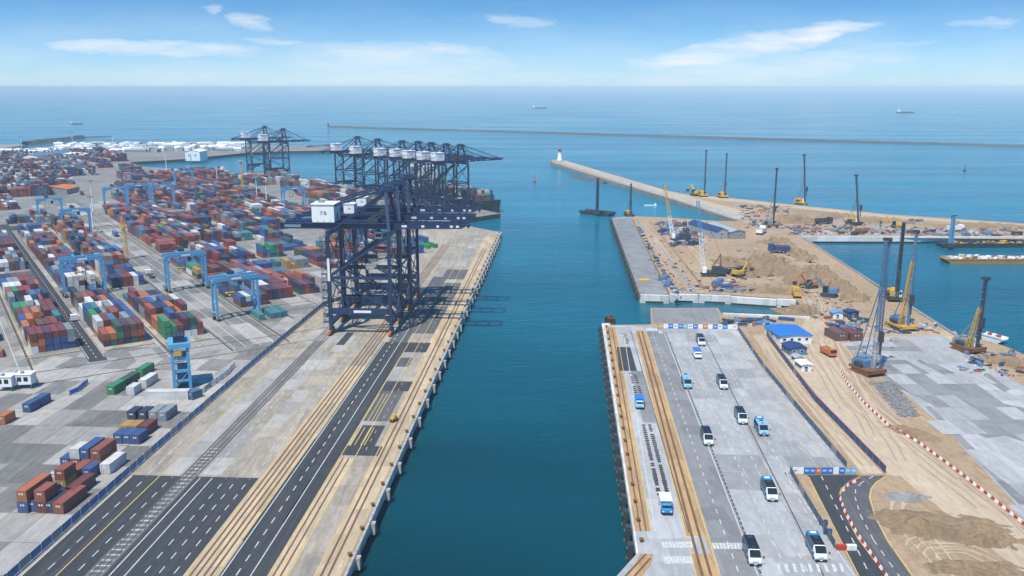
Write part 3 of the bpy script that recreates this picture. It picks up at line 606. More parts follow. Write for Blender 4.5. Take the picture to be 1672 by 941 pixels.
# ================================================================== ship-to-shore cranes
def sts_crane(tip=35.5):
    t = thing('ship_to_shore_crane', 'x', 'crane')
    G, W_, HG = 10.0, 8.5, 33.0
    for sx_ in (-1, 1):
        for sy in (-1, 1):
            mb = MB().beam((sx_ * G, sy * W_, 2.6), (sx_ * G, sy * W_, HG), 1.0, 1.2)
            if sx_ < 0 and sy < 0: mb.b(-G - .48, -G + .48, -W_ - .64, -W_ - .6, 18, 25.5, 1)
            leg = mb.build('leg', ['navy', 'white_paint'], t)
            bg_ = MB()
            for k in (-2.6, -.9, .9, 2.6): bg_.tube((sx_ * G - .35, sy * W_ + k, .45), (sx_ * G + .35, sy * W_ + k, .45), .45, 10, 1)
            bg_.beam((sx_ * G, sy * W_ - 3.3, 1.15), (sx_ * G, sy * W_ + 3.3, 1.15), .8, .9, 2).beam((sx_ * G, sy * W_ - 1.5, 2.1), (sx_ * G, sy * W_ + 1.5, 2.1), .8, 1.0, 0)
            bg_.build('bogie', ['navy', 'dark_steel', 'orange'], t)
    for sx_ in (-1, 1): MB().beam((sx_ * G, -W_ + .7, 3.6), (sx_ * G, W_ - .7, 3.6), 1.0, 1.5).build('sill_beam', 'navy', t)
    for sy in (-1, 1):
        mb = MB().beam((-G + .6, sy * W_, 7.8), (G - .6, sy * W_, 7.8), 1.1, 1.9)
        if sy < 0: mb.b(-2.2, 3.6, -W_ - .60, -W_ - .56, 7.4, 8.2, 1)
        for s in (-1, 1): mb.beam((s * (G - 3.2), sy * W_, 7.0), (s * (G - .5), sy * W_, 4.4), .9, .9)
        mb.build('portal_beam', ['navy', 'white_paint'], t)
        MB().beam((-G + .6, sy * W_, 19), (G - .6, sy * W_, 19), .7, .9).build('tie_beam', 'navy', t)
        MB().beam((-G + .4, sy * W_, 19.5), (G - .4, sy * W_, 32.4), .8, .8).beam((G - .4, sy * W_, 9), (-G + .6, sy * W_, 18.6), .45, .45).build('diagonal_brace', 'navy', t)
    for sx_ in (-1, 1):
        mb = MB().beam((sx_ * G, -W_, HG + .6), (sx_ * G, W_, HG + .6), 1.2, 1.6)
        mb.build('cross_beam', 'navy', t)
        MB().beam((sx_ * G, -W_ + .6, 9), (sx_ * G, 0, 4.4), .4, .4).beam((sx_ * G, W_ - .6, 9), (sx_ * G, 0, 4.4), .4, .4).build('sill_brace', 'navy', t)
        for z0, z1 in ((9.5, 19), (19.5, HG - .5)):
            MB().beam((sx_ * G, -W_ + .5, z0), (sx_ * G, W_ - .5, z1), .3, .3).beam((sx_ * G, W_ - .5, z0), (sx_ * G, -W_ + .5, z1), .3, .3).build('side_brace', 'navy', t)
        MB().beam((sx_ * G, -W_ + .5, 19.2), (sx_ * G, W_ - .5, 19.2), .5, .6).build('side_beam', 'navy', t)
    mb = MB()
    for s in (-1, 1):
        mb.b(-27, G + 1, s * 3 - .55, s * 3 + .55, HG + 1.4, HG + 3.3)
        for k in range(19): mb.beam((-26 + 2 * k, s * 4.2, HG + 3.3), (-26 + 2 * k, s * 4.2, HG + 4.3), .07, .07)
        mb.beam((-27, s * 4.2, HG + 4.3), (G, s * 4.2, HG + 4.3), .08, .08).b(-27, G, s * 3.6 - .02, s * 4.3 + .02, HG + 3.2, HG + 3.28) if s > 0 else mb.b(-27, G, -4.3, -3.58, HG + 3.2, HG + 3.28)
    for k in range(8): mb.b(-26.6 + 4.7 * k, -26.0 + 4.7 * k, -2.5, 2.5, HG + 1.6, HG + 2.9)
    mb.b(-25.5, -20, -3.60, -3.56, HG + 1.9, HG + 2.8, 1)
    mb.build('girder', ['navy', 'white_paint'], t)
    mb = MB()
    for s in (-1, 1):
        mb.add([(G + 1.2, s * 3 - .5, HG + 1.5), (tip - 2.5, s * 3 - .5, HG + 1.7), (tip, s * 3 - .5, HG + 2.9), (tip, s * 3 - .5, HG + 3.2), (G + 1.2, s * 3 - .5, HG + 3.2),
                (G + 1.2, s * 3 + .5, HG + 1.5), (tip - 2.5, s * 3 + .5, HG + 1.7), (tip, s * 3 + .5, HG + 2.9), (tip, s * 3 + .5, HG + 3.2), (G + 1.2, s * 3 + .5, HG + 3.2)],
               [(0, 1, 2, 3, 4), (9, 8, 7, 6, 5), (0, 5, 6, 1), (1, 6, 7, 2), (2, 7, 8, 3), (3, 8, 9, 4), (4, 9, 5, 0)])
        for k in range(int(tip / 2) - 5): mb.beam((12 + 2 * k, s * 4, HG + 3.2), (12 + 2 * k, s * 4, HG + 4.2), .07, .07)
        mb.beam((12, s * 4, HG + 4.2), (tip - 1, s * 4, HG + 4.2), .08, .08)
    for k in range(6): mb.b(13 + 4.4 * k, 13.5 + 4.4 * k, -2.5, 2.5, HG + 1.8, HG + 2.9)
    for x0, x1 in ((13.5, 15.2), (20, 21), (25, 25.8), (29.4, 30.4), (31.4, 32.4)): mb.b(x0, x1, -3.56, -3.52, HG + 2.1, HG + 2.8, 1)
    mb.build('boom', ['navy', 'white_paint'], t)
    mb = MB(); A = Vector((G - 1, 0, 49.5))
    for sy in (-1, 1):
        mb.beam((G, sy * (W_ - 1.5), HG + 1.2), (G - 1.5, sy * 3.2, 47), 1.0, 1.0)
        mb.beam((-G + 1, sy * (W_ - 3), HG + 1.4), (G - 2, sy * 2.4, 46.6), .6, .6)
        mb.beam((G - .5, sy * 5, HG + 7), (G - .5, 0, HG + 12), .35, .35)
    mb.beam((G - .3, -5, HG + 7), (G - .3, 5, HG + 7), .6, .6).b(G - 3.2, G + .4, -4, 4, 46.8, 47.6).b(G - 2.5, G - .2, -2.4, 2.4, 47.6, 48.4)
    for k in range(4): mb.beam((G - 3 + 1.3 * k, -3.9, 47.6), (G - 3 + 1.3 * k, -3.9, 48.7), .08, .08)
    mb.beam((G - 3, -3.9, 48.7), (G + .4, -3.9, 48.7), .08, .08); mb.build('apex_frame', 'navy', t)
    for sy in (-1, 1):
        MB().beam((G - 2.5, sy * 2.8, 47.2), (-25.5, sy * 2.8, HG + 3.2), .32, .42).build('back_stay', 'navy', t)
        MB().beam((G - .4, sy * 2.8, 47.2), (21, sy * 2.8, HG + 3.1), .24, .3).build('fore_stay', 'navy', t)
        MB().beam((G - .4, sy * 2.8, 47.5), (tip - 3, sy * 2.8, HG + 3.1), .24, .3).build('fore_stay', 'navy', t)
    hs = MB().b(-16.0, -8.6, -4.1, 4.1, HG + 3.6, HG + 9.4).b(-16.3, -8.3, -4.4, 4.4, HG + 9.4, HG + 9.65).build('machinery_house', 'white_paint', t)
    lg = MB()
    for x0, x1, z0, z1 in ((-11.9, -9.9, 1.9, 2.15), (-11.1, -10.8, .3, 1.9), (-9.5, -9.2, .3, 2.15), (-9.2, -8.3, 1.9, 2.15), (-8.5, -8.2, 1.1, 2.0), (-9.2, -8.1, 1.05, 1.3), (-8.3, -8.0, .3, 1.15), (-9.2, -8.1, .3, .52), (-12.1, -11.5, .6, .9)):
        lg.b(-12.3 + (x0 + 10.2) * .55, -12.3 + (x1 + 10.2) * .55, -4.16, -4.11, HG + 5.9 + z0 * .6, HG + 5.9 + z1 * .6)
    lg.build('emblem', 'dark_steel', hs)
    for x in (-15.5, -13.2, -10.9): MB().b(x, x + 1.4, 4.11, 4.2, HG + 4, HG + 6).build('vent', 'grey_steel', hs)
    MB().b(-8.59, -8.5, -1, 1, HG + 4, HG + 6).build('door', 'grey_steel', hs); MB().b(-14.6, -12.8, -1, 1, HG + 9.65, HG + 10.3).build('roof_unit', 'grey_steel', hs)
    MB().b(2, 5.5, -3.2, 3.2, HG + 3.35, HG + 4.6).b(3, 4.6, -2.2, 2.2, HG + 4.6, HG + 5.3).build('trolley', 'dark_steel', t)
    cb = MB().b(4, 6.4, -1.1, 1.1, HG - 2.2, HG + .1).b(4.6, 5.8, -.5, .5, HG + .1, HG + 1.5, 1).build('operator_cab', ['white_paint', 'navy'], t)
    MB().b(6.4, 6.45, -1, 1, HG - 2.1, HG - .4).b(4.2, 6.2, -1.15, -1.1, HG - 1.6, HG - .5).build('window', 'glass', cb)
    mb = MB()
    for s in (-.8, .8): mb.beam((1.5, s, HG + 1.5), (1.5, s, 22), .09, .09).beam((3.2, s, HG + 1.5), (3.2, s, 22), .09, .09)
    mb.b(.5, 4.2, -1.2, 1.2, 21.2, 22, 1).b(1, 3.7, -3, 3, 20.8, 21.2, 1); mb.build('spreader', ['dark_steel', 'grey_steel'], t)
    st = MB(); x0 = -G - 1.4
    for s in ((-.9, -.7), (.9, -.7), (-.9, .9), (.9, .9)): st.beam((x0 + s[0], -W_ - .2 + s[1], 3), (x0 + s[0], -W_ - .2 + s[1], HG), .1, .1)
    for k in range(11):
        z = 4 + k * 2.7; st.b(x0 - 1, x0 + 1, -W_ - 1, -W_ + .8, z, z + .12); st.beam((x0 - .8, -W_ - .8, z), (x0 + .8, -W_ - .8, z + 2.6), .4, .12)
    st.build('stair_tower', 'mast_navy', t)
    return t
HG_ = 33.0
sts = sts_crane(); sts_long = sts_crane(47)
near = [(280.5, 'nearest navy ship-to-shore crane, standing nearest the camera on the west quay rails'), (300, 'navy ship-to-shore crane directly behind the nearest one on the west quay'), (319.5, 'hindmost of the three navy cranes on the west quay rails, nearest the quay end')]
r_l = rq(at(539, 548))[0]; rc = r_l + 10.0
for i, (q, lab) in enumerate(near):
    o = place(sts, Q(rc, q + 8.5, .03), -QA, lab, i == 0, None, 'cranes on the west quay rails')
    if i:                        # the rear three carry smaller houses
        for ch in o.children:
            if ch.name.startswith('machinery_house'): ch.scale = (.5, .6, .55); ch.location = (-12.3 * .5 + 3.5, 0, (HG_ + 3.6) * .45)
HB = .85
bx = [(757, 238), (729, 237), (705, 235), (683, 233), (657, 232), (617, 229), (584, 225)]
ord_ = ['nearest to the ship bow, first', 'second', 'third', 'fourth', 'fifth', 'sixth', 'last and farthest']
for i, (x, y) in enumerate(bx):
    p = at(x, y, 48.4 * HB); n_ = Vector((math.cos(YA), math.sin(YA)))
    base = Vector((p.x, p.y, 0)) - Vector((n_.x, n_.y, 0)) * 9 * HB
    a_, b_ = -base.x * SA + base.y * CA, base.x * CA + base.y * SA
    place(sts_long, Y(a_, min(b_, 299.5)), YA + R(2), 'navy crane of the far berth row of seven, %s from the ship bow' % word(i), i == 0, HB * 1.03, 'seven cranes along the far berth')
for i, (x, y) in enumerate(((462, 214), (432, 210))):
    p = at(x, y, 48.4 * HB); base = Vector((p.x, p.y, 0)) - Vector((CA, SA, 0)) * 9 * HB
    place(sts, (base.x, base.y, 0), YA + R(1), ('right-hand' if i == 0 else 'left-hand') + ' navy crane of the isolated distant pair beyond the yard', False, HB * 1.06, 'distant pair of cranes')

# ================================================================== rubber-tyred gantry cranes
def rtg():
    t = thing('gantry_crane', 'x', 'gantry crane'); Wd, Lg, Ht = 14.6, 5.2, 14.5      # x across (b), y along (a)
    for sx_ in (0, 1):
        for sy in (-1, 1):
            MB().beam((sx_ * Wd, sy * Lg / 2, 1.6), (sx_ * Wd, sy * Lg / 2 * .9, Ht - 1.2), .75, .95).build('leg', 'sky_blue', t)
            MB().b(sx_ * Wd - .5, sx_ * Wd + .5, sy * Lg / 2 - 1.1, sy * Lg / 2 + 1.1, .75, 1.15).tube((sx_ * Wd - .45, sy * Lg / 2 - .8, .6), (sx_ * Wd + .45, sy * Lg / 2 - .8, .6), .6, 10, 1).tube((sx_ * Wd - .45, sy * Lg / 2 + .8, .6), (sx_ * Wd + .45, sy * Lg / 2 + .8, .6), .6, 10, 1).build('bogie', ['orange', 'black_rubber'], t)
        MB().beam((sx_ * Wd, -Lg / 2 - .6, 1.6), (sx_ * Wd, Lg / 2 + .6, 1.6), .7, .9).build('sill_beam', 'sky_blue', t)
        MB().beam((sx_ * Wd, -Lg / 2, 5.8), (sx_ * Wd, Lg / 2, 5.8), .35, .45).build('tie_beam', 'sky_blue', t)
        MB().beam((sx_ * Wd, -Lg / 2, Ht - 1), (sx_ * Wd, Lg / 2, Ht - 1), .7, .9).build('end_beam', 'sky_blue', t)
    for sy in (-1, 1):
        mb = MB().beam((-.8, sy * Lg / 2 * .9, Ht), (Wd + .8, sy * Lg / 2 * .9, Ht), .75, 1.3)
        for k in range(9): mb.beam((k * Wd / 8, sy * Lg / 2 * 1.1, Ht + .6), (k * Wd / 8, sy * Lg / 2 * 1.1, Ht + 1.6), .06, .06)
        mb.beam((0, sy * Lg / 2 * 1.1, Ht + 1.6), (Wd, sy * Lg / 2 * 1.1, Ht + 1.6), .07, .07).beam((0, sy * Lg / 2 * .9, Ht - 3.2), (2.2, sy * Lg / 2 * .9, Ht - .6), .4, .4).beam((Wd, sy * Lg / 2 * .9, Ht - 3.2), (Wd - 2.2, sy * Lg / 2 * .9, Ht - .6), .4, .4)
        if sy < 0: mb.b(5.5, 9, -Lg / 2 * .9 - .40, -Lg / 2 * .9 - .38, Ht - .35, Ht + .35, 1)
        mb.build('top_beam', ['sky_blue', 'white_paint'], t)
    MB().b(4.2, 8, -2.6, 2.6, Ht + .68, Ht + 1.3).b(4.8, 7, -1.6, 1.8, Ht + 1.3, Ht + 2.5, 1).b(5.2, 6, -.6, .4, Ht + 2.5, Ht + 3, 1).build('trolley', ['sky_blue', 'dark_steel'], t)
    cb = MB().b(8.3, 9.8, -1, 1, Ht - 3, Ht - 1.0).b(8.8, 9.3, -.3, .3, Ht - 1, Ht + .7).build('operator_cab', 'sky_blue', t)
    MB().b(9.8, 9.84, -.8, .8, Ht - 2.6, Ht - 1.4).b(8.5, 9.6, -1.04, -1, Ht - 2.4, Ht - 1.4).build('window', 'glass', cb)
    mb = MB()
    for s in (4.9, 7.1): mb.beam((s, -.5, Ht + .7), (s, -.5, 9.2), .07, .07).beam((s, .5, Ht + .7), (s, .5, 9.2), .07, .07)
    mb.b(4.4, 7.6, -.5, .5, 8.8, 9.2, 1).b(4.4, 5.1, -2.6, 2.6, 8.5, 8.8, 1).build('spreader', ['dark_steel', 'yellow'], t)
    MB().b(-1.6, -.5, -1.6, 1.6, 1.5, 3.0).build('power_unit', 'grey_steel', t)
    return t
g = rtg()
RT = [((106, 484), 'light blue gantry crane straddling the container stacks beside the dark yard road', 1), ((275, 476), 'light blue gantry crane over the empty lane behind the green containers', 1), ((353, 522), 'light blue gantry crane nearest the navy quay cranes, over the dark green container row', 1),
      ((64, 362), 'small light blue gantry crane left of the far central road, above white containers', .9), ((104, 385), 'small light blue gantry crane with its right legs on the far central road', .95), ((172, 342), 'distant light blue gantry crane just right of the far central road', .95),
      ((210, 336), 'distant light blue gantry crane second of the row of joined three', .95), ((250, 337), 'distant light blue gantry crane third of the row right of the road', .95), ((287, 309), 'distant light blue gantry crane standing higher and farther behind the row of three', .95), ((463, 344), 'distant light blue gantry crane left of the navy cranes, on the grey open apron', 1)]
for i, (p, lab, s) in enumerate(RT):
    place(g, at(*p), YA, lab, i == 0, s, 'light blue gantry cranes of the yard')
# steel lifting tower in the near yard
t = thing('lifting_tower', 'tall light blue steel tower with dark machinery on top beside a white container', 'tower', at(286, 637), YA - R(12))
for x in (0, 4):
    for y in (0, 6.5): MB().beam((x, y, 0), (x, y, 12.2), .8, .8).build('leg', 'sky_blue', t)
for z in (2.4, 5.2, 8.6):
    mb = MB(); [mb.beam((0, y, z), (4, y, z), .5, .6) for y in (0, 6.5)]; [mb.beam((x, 0, z), (x, 6.5, z), .5, .6) for x in (0, 4)]
    mb.b(.3, 3.7, .3, 6.2, z - .1, z, 1); mb.build('platform', ['sky_blue', 'grey_steel'], t)
MB().b(-.8, 4.8, -.8, 7.3, 11.6, 12.9).b(.4, 2.4, -.9, -.85, 9.6, 11.0, 1).build('top_frame', ['sky_blue', 'yellow'], t)
mb = MB().b(.5, 3.5, 1, 5.5, 12.9, 14.6)
for k in range(4): mb.beam((.6 + .9 * k, .6, 12.9), (.6 + .9 * k, .6, 15.8), .18, .18).beam((.6 + .9 * k, 3.6, 14.6), (.6 + .9 * k, 3.6, 16.2), .16, .16)
mb.build('hoist_machinery', 'mast_navy', t)
mb = MB().beam((-.2, -.2, 0), (4, 0, 5.2), .2, .2).beam((4.3, .4, 0), (4.3, 6, 5.0), .2, .2).beam((4.3, 6, 5), (4.3, .4, 8.6), .2, .2); mb.build('brace', 'sky_blue', t)

# ================================================================== containers
PAL = {'maroon': (.17, .035, .03), 'dark red': (.26, .035, .025), 'brick red': (.33, .075, .04), 'orange': (.50, .15, .035), 'blue': (.02, .085, .26), 'navy blue': (.014, .03, .095), 'steel blue': (.06, .16, .28),
       'white': (.68, .68, .66), 'grey': (.26, .29, .31), 'green': (.02, .26, .09), 'dark green': (.025, .10, .07), 'teal': (.03, .20, .23), 'brown': (.15, .075, .045), 'yellow': (.46, .27, .04), 'plum': (.10, .03, .06)}
def cpick(rng, kind='mix'):
    if kind == 'dull': w_ = dict(maroon=8, blue=5, grey=7, white=4, plum=7, brown=4, teal=2, orange=2)
    elif kind == 'red': w_ = {'maroon': 9, 'dark red': 7, 'brick red': 6, 'orange': 4, 'blue': 6, 'navy blue': 8, 'grey': 4, 'plum': 5, 'steel blue': 3, 'dark green': 2, 'teal': 1, 'white': 1}
    else: w_ = {'maroon': 10, 'dark red': 6, 'brick red': 6, 'orange': 6, 'blue': 11, 'navy blue': 9, 'steel blue': 5, 'white': 6, 'grey': 5, 'green': 2, 'dark green': 2, 'teal': 3, 'brown': 4, 'yellow': 1, 'plum': 3}
    return rng.choices(list(w_), list(w_.values()))[0]
for k_, c_ in list(PAL.items()):
    g_ = sum(c_) / 3; PAL[k_] = tuple((g_ + (x - g_) * .9) * .86 for x in c_)
CL, CW, CH = 9.5, 1.93, 2.06        # yard container envelope
def cont_mesh(L, W, Hh, ribs):
    mb = MB(); e = .06 * W
    if ribs:        # corrugated sides and roof frame
        nx = ribs; dx = (L - 2 * e) / nx
        for s in (-1, 1):
            vs = []
            for i in range(nx * 2 + 1):
                x = -L / 2 + e + dx * i / 2; y = s * (W / 2 - (.0 if i % 2 else .05)); vs += [(x, y, .1), (x, y, Hh - .1)]
            n_ = len(vs) // 2
            mb.add(vs, [((2 * i, 2 * i + 2, 2 * i + 3, 2 * i + 1) if s < 0 else (2 * i + 1, 2 * i + 3, 2 * i + 2, 2 * i)) for i in range(n_ - 1)])
        mb.b(-L / 2 + .02, L / 2 - .02, -W / 2 + .06, W / 2 - .06, .06, Hh - .05)
        for s in (-1, 1):
            for z in (.07, Hh - .07): mb.beam((-L / 2, s * (W / 2 - .05), z), (L / 2, s * (W / 2 - .05), z), .13, .13)
            for x in (-1, 1): mb.beam((x * (L / 2 - .07), s * (W / 2 - .07), 0), (x * (L / 2 - .07), s * (W / 2 - .07), Hh), .15, .15)
        for x in (-1, 1):
            for z in (.07, Hh - .07): mb.beam((x * (L / 2 - .06), -W / 2, z), (x * (L / 2 - .06), W / 2, z), .13, .13)
        for i in range(nx // 2): mb.b(-L / 2 + .3 + i * (L - .6) / (nx // 2), -L / 2 + .3 + (i + .5) * (L - .6) / (nx // 2), -W / 2 + .2, W / 2 - .2, Hh - .05, Hh - .02)
    else:
        mb.b(-L / 2, L / 2, -W / 2 + .04, W / 2 - .04, .03, Hh - .04)
        for s in (-1, 1):
            for x in (-1, 1): mb.b(x * (L / 2 - .08) - .1, x * (L / 2 - .08) + .1, s * (W / 2 - .07) - .07, s * (W / 2 - .07) + .07, 0, Hh)
            mb.b(-L / 2 + .2, L / 2 - .2, s * (W / 2 - .06) - .05, s * (W / 2 - .06) + .05, Hh - .14, Hh)
            for i in range(9):
                x = -L / 2 + (i + .75) * L / 9.5; mb.b(x - .12, x + .12, s * (W / 2 - .03) - .02, s * (W / 2 - .03) + .02, .2, Hh - .2)
        for x in (-1, 1):
            mb.b(x * (L / 2 + .0) - .03, x * (L / 2) + .03, -.06, .06, .1, Hh - .1)
    return mb.mesh('container', ['container'])
CM = {}
def cmesh(L, W, Hh, ribs=0):
    k = (L, W, Hh, ribs)
    if k not in CM: CM[k] = cont_mesh(*k)
    return CM[k]
DM = {}
def doors(parent, L, W, Hh):
    k = (L, W, Hh)
    if k not in DM:
        d = []
        for s in (-1, 1):
            mb = MB().b(-L / 2 - .03, -L / 2 + .02, min(s * .02, s * (W / 2 - .14)), max(s * .02, s * (W / 2 - .14)), .16, Hh - .16)
            for y in (.3, .7): mb.tube((-L / 2 - .06, s * y * W * .45, .1), (-L / 2 - .06, s * y * W * .45, Hh - .1), .025, 6, 1)
            mb.b(-L / 2 - .045, -L / 2 - .03, s * W * .12 - .16, s * W * .12 + .16, Hh * .62, Hh * .78, 2)
            d.append(mb.mesh('door', ['container', 'grey_steel', 'white_paint']))
        DM[k] = d
    for me in DM[k]:
        o = link('door', me, parent); o.color = parent.color
mass = MB()
def cbox_mass(p, ang, L, W, z0, z1, c):
    mass.rb(p, (math.cos(ang), math.sin(ang)), L, W, z0, z1, 0, c)
n_ind = 0
def container(p, ang, cname, label, L=CL, W=CW, Hh=CH, ribs=0, dr=False, group=None, jit=.12, rng=random):
    global n_ind
    o = link('container', cmesh(L, W, Hh, ribs), None, p); o.rotation_euler = (0, 0, ang)
    k = 1 + rng.uniform(-jit, jit); o.color = (*[min(1, x * k) for x in PAL[cname]], 1)
    tag(o, label, 'container', group); n_ind += 1
    if dr: doors(o, L, W, Hh)
    return o
AX = YA + R(90)                     # long axis along +a
def block(seed, b0, ncol, a0, a1, tiers, kind, title=None, nind=0, fill=.96, front=None, smooth=True, gapp=0.0):
    """rows of stacked containers; the first `nind` rows are individual objects where they can be seen"""
    rng = random.Random(seed); pitch_b, pitch_a = 2.07, 10.0
    nrow = max(1, int((a1 - a0) / pitch_a)); hts = []
    rowh = []
    for _ in range(nrow): rowh.append(rng.choice(tiers) if not rowh or rng.random() < .38 else rowh[-1])
    for i in range(nrow):
        hts.append([0 if rng.random() > fill else max(1, rowh[i] + rng.choice((0, 0, 0, 0, 0, 0, 0, -1, -1, 1 if rowh[i] < max(tiers) else 0))) for j in range(ncol)])
        if gapp and rng.random() < gapp: hts[-1] = [0] * ncol
    if front: hts[0] = [len(f) for f in front]
    for i in range(nrow):
        last = cpick(rng, kind)
        for j in range(ncol):
            two = False
            for k in range(hts[i][j]):
                if rng.random() < .58: c = last
                else: c = last = cpick(rng, kind)
                if front and i == 0: c = front[j][k]
                a_ = a0 + CL / 2 + i * pitch_a; b_ = b0 + CW / 2 + j * pitch_b
                top = k == hts[i][j] - 1; fr = i == 0 or hts[i - 1][j] <= k; lf = j == 0 or hts[i][j - 1] <= k; rt = j == ncol - 1
                seen = top or fr or lf
                if title and i < nind and seen and n_ind < 262:
                    lab = '%s container, %s row, %s column, %s tier, %s' % (c, word(i), word(j), word(k), title)
                    container(Y(a_ + rng.uniform(-.12, .12), b_, .03 + k * CH), AX, c, lab, group='stacked containers in the yard', rng=rng)
                else:
                    kk = 1 + rng.uniform(-.15, .15); cc = tuple(min(1, x * kk) for x in PAL[c])
                    cbox_mass(Y(a_ + rng.uniform(-.15, .15), b_), AX, CL, CW, .03 + k * CH, k * CH + CH - .01, cc)
W1 = [['white', 'orange', 'maroon'], ['brick red', 'orange', 'dark red'], ['blue', 'blue', 'plum'], ['blue', 'blue', 'dark red'], ['blue', 'blue', 'maroon'], ['blue', 'grey', 'grey']]
W2 = [['plum', 'brick red'], ['dark green', 'orange'], ['plum', 'green', 'dark green'], ['navy blue', 'plum', 'plum'], ['dark green', 'brick red', 'brown'], ['maroon', 'brick red', 'maroon']]
W3 = [['green', 'green', 'green'], ['green', 'green'], ['dark green', 'maroon'], ['white', 'navy blue', 'plum'], ['white', 'teal', 'dark green'], ['brick red', 'dark red']]
block(1, 21.9, 6, 299.5, 426, (2, 2, 3, 3), 'mix', 'stacks left of dark road', 8, .97, W1)
block(2, 41.7, 6, 295, 374, (2, 3, 3), 'mix', 'stacks right of dark road', 7, .97, W2)
block(3, 59.7, 6, 293, 368, (1, 2, 2, 3), 'mix', 'stacks with green corner', 7, .95, W3)
block(4, 21.9, 6, 446, 574, (2, 3, 3), 'dull')
block(5, 41.7, 6, 386, 574, (2, 3, 3), 'dull')
block(6, 59.7, 6, 384, 574, (2, 3, 3, 4), 'mix')
block(7, 2, 6, 300, 330, (1, 2, 2), 'mix'); block(8, 2, 7, 446, 574, (2, 3), 'dull'); block(9, -17, 7, 330, 574, (2, 3), 'dull')
# right of the central road: b 93..103 / 105..117 / 131..145 / 153..
block(10, 93.2, 5, 322, 440, (1, 1, 2), 'mix', fill=.7)
block(11, 105.3, 6, 328, 400, (1, 2, 2), 'mix'); block(12, 106.0, 6, 405, 455, (2, 2, 3), 'mix'); block(13, 105, 8, 462, 535, (2, 3, 3), 'mix')
block(14, 94, 5, 455, 535, (2, 2, 3), 'red'); block(15, 96.5, 6, 541, 628, (2, 3, 3), 'red')
block(16, 132, 5, 381, 398, (2, 2, 3), 'mix'); block(17, 131.5, 5, 413, 432, (2, 3), 'mix'); block(18, 132, 6, 468, 515, (2, 2, 3), 'mix'); block(19, 124, 7, 525, 630, (2, 3, 3), 'red')
block(20, 111, 6, 541, 630, (2, 3, 3), 'red'); block(33, 118.5, 5, 415, 455, (1, 2, 2), 'mix', fill=.9); block(35, 93, 5, 300, 318, (1, 1), 'dull', fill=.8); block(36, 118, 5, 470, 520, (2, 3), 'mix'); block(38, 119, 5, 330, 398, (1, 1, 2), 'mix', fill=.75)
rg5 = random.Random(15)
for b0 in (146.5, 161, 175.5, 190):
    a0 = 372 + (b0 - 146) * .25
    while a0 < 640:
        ln = rg5.choice((30, 40, 50, 60))
        if rg5.random() < .9: block(int(a0 * 3 + b0), b0, 6, a0, min(a0 + ln, 645), (1, 2, 2) if a0 < 440 else (2, 2, 3), 'mix' if a0 < 500 or rg5.random() < .5 else 'red', fill=.94)
        a0 += ln + rg5.choice((5, 6, 14))
for b0, a0, a1 in ((205, 392, 470), (205, 478, 560), (219, 470, 540)): block(int(b0 + a0), b0, 5, a0, a1, (1, 2), 'mix', fill=.85)
rng_ = random.Random(77)
for b0 in range(100, 262, 16):
    for a0 in range(650, 960, 80):
        if b0 < 112 + (a0 - 650) * .2 or (a0 > 770 and b0 > 238) or (a0 > 860 and b0 > 185) or (b0 > 196 and b0 < 232 and a0 < 660): continue
        if rng_.random() < .93: block(a0 * 7 + b0, b0, 6, a0, a0 + 68, (2, 3, 3), 'red' if b0 < 215 else 'dull', fill=.92)
for b0 in range(236, 276, 14): block(b0, b0, 5, 600, 668, (1, 2, 3), 'mix', fill=.85)
for b0 in (222, 236, 250): block(b0, b0, 5, 560, 598, (1, 2), 'mix', fill=.75)
# west field, left of the central road
for b0 in range(-30, 190, 14):
    for a0 in range(600, 1190, 76):
        if a0 < 640 and b0 > 30: continue
        if b0 + 13 > 68 + (a0 - 690) * .36 or b0 < (a0 - 760) * .06: continue
        if rng_.random() < .93: block(a0 * 3 + b0, b0, 6, a0, a0 + 70, (2, 3, 3, 4), 'dull' if rng_.random() < .7 else 'red', fill=.93)
block(60, 40, 6, 604, 624, (1, 2), 'mix'); block(61, 55, 5, 598, 640, (1, 2), 'dull', fill=.9)
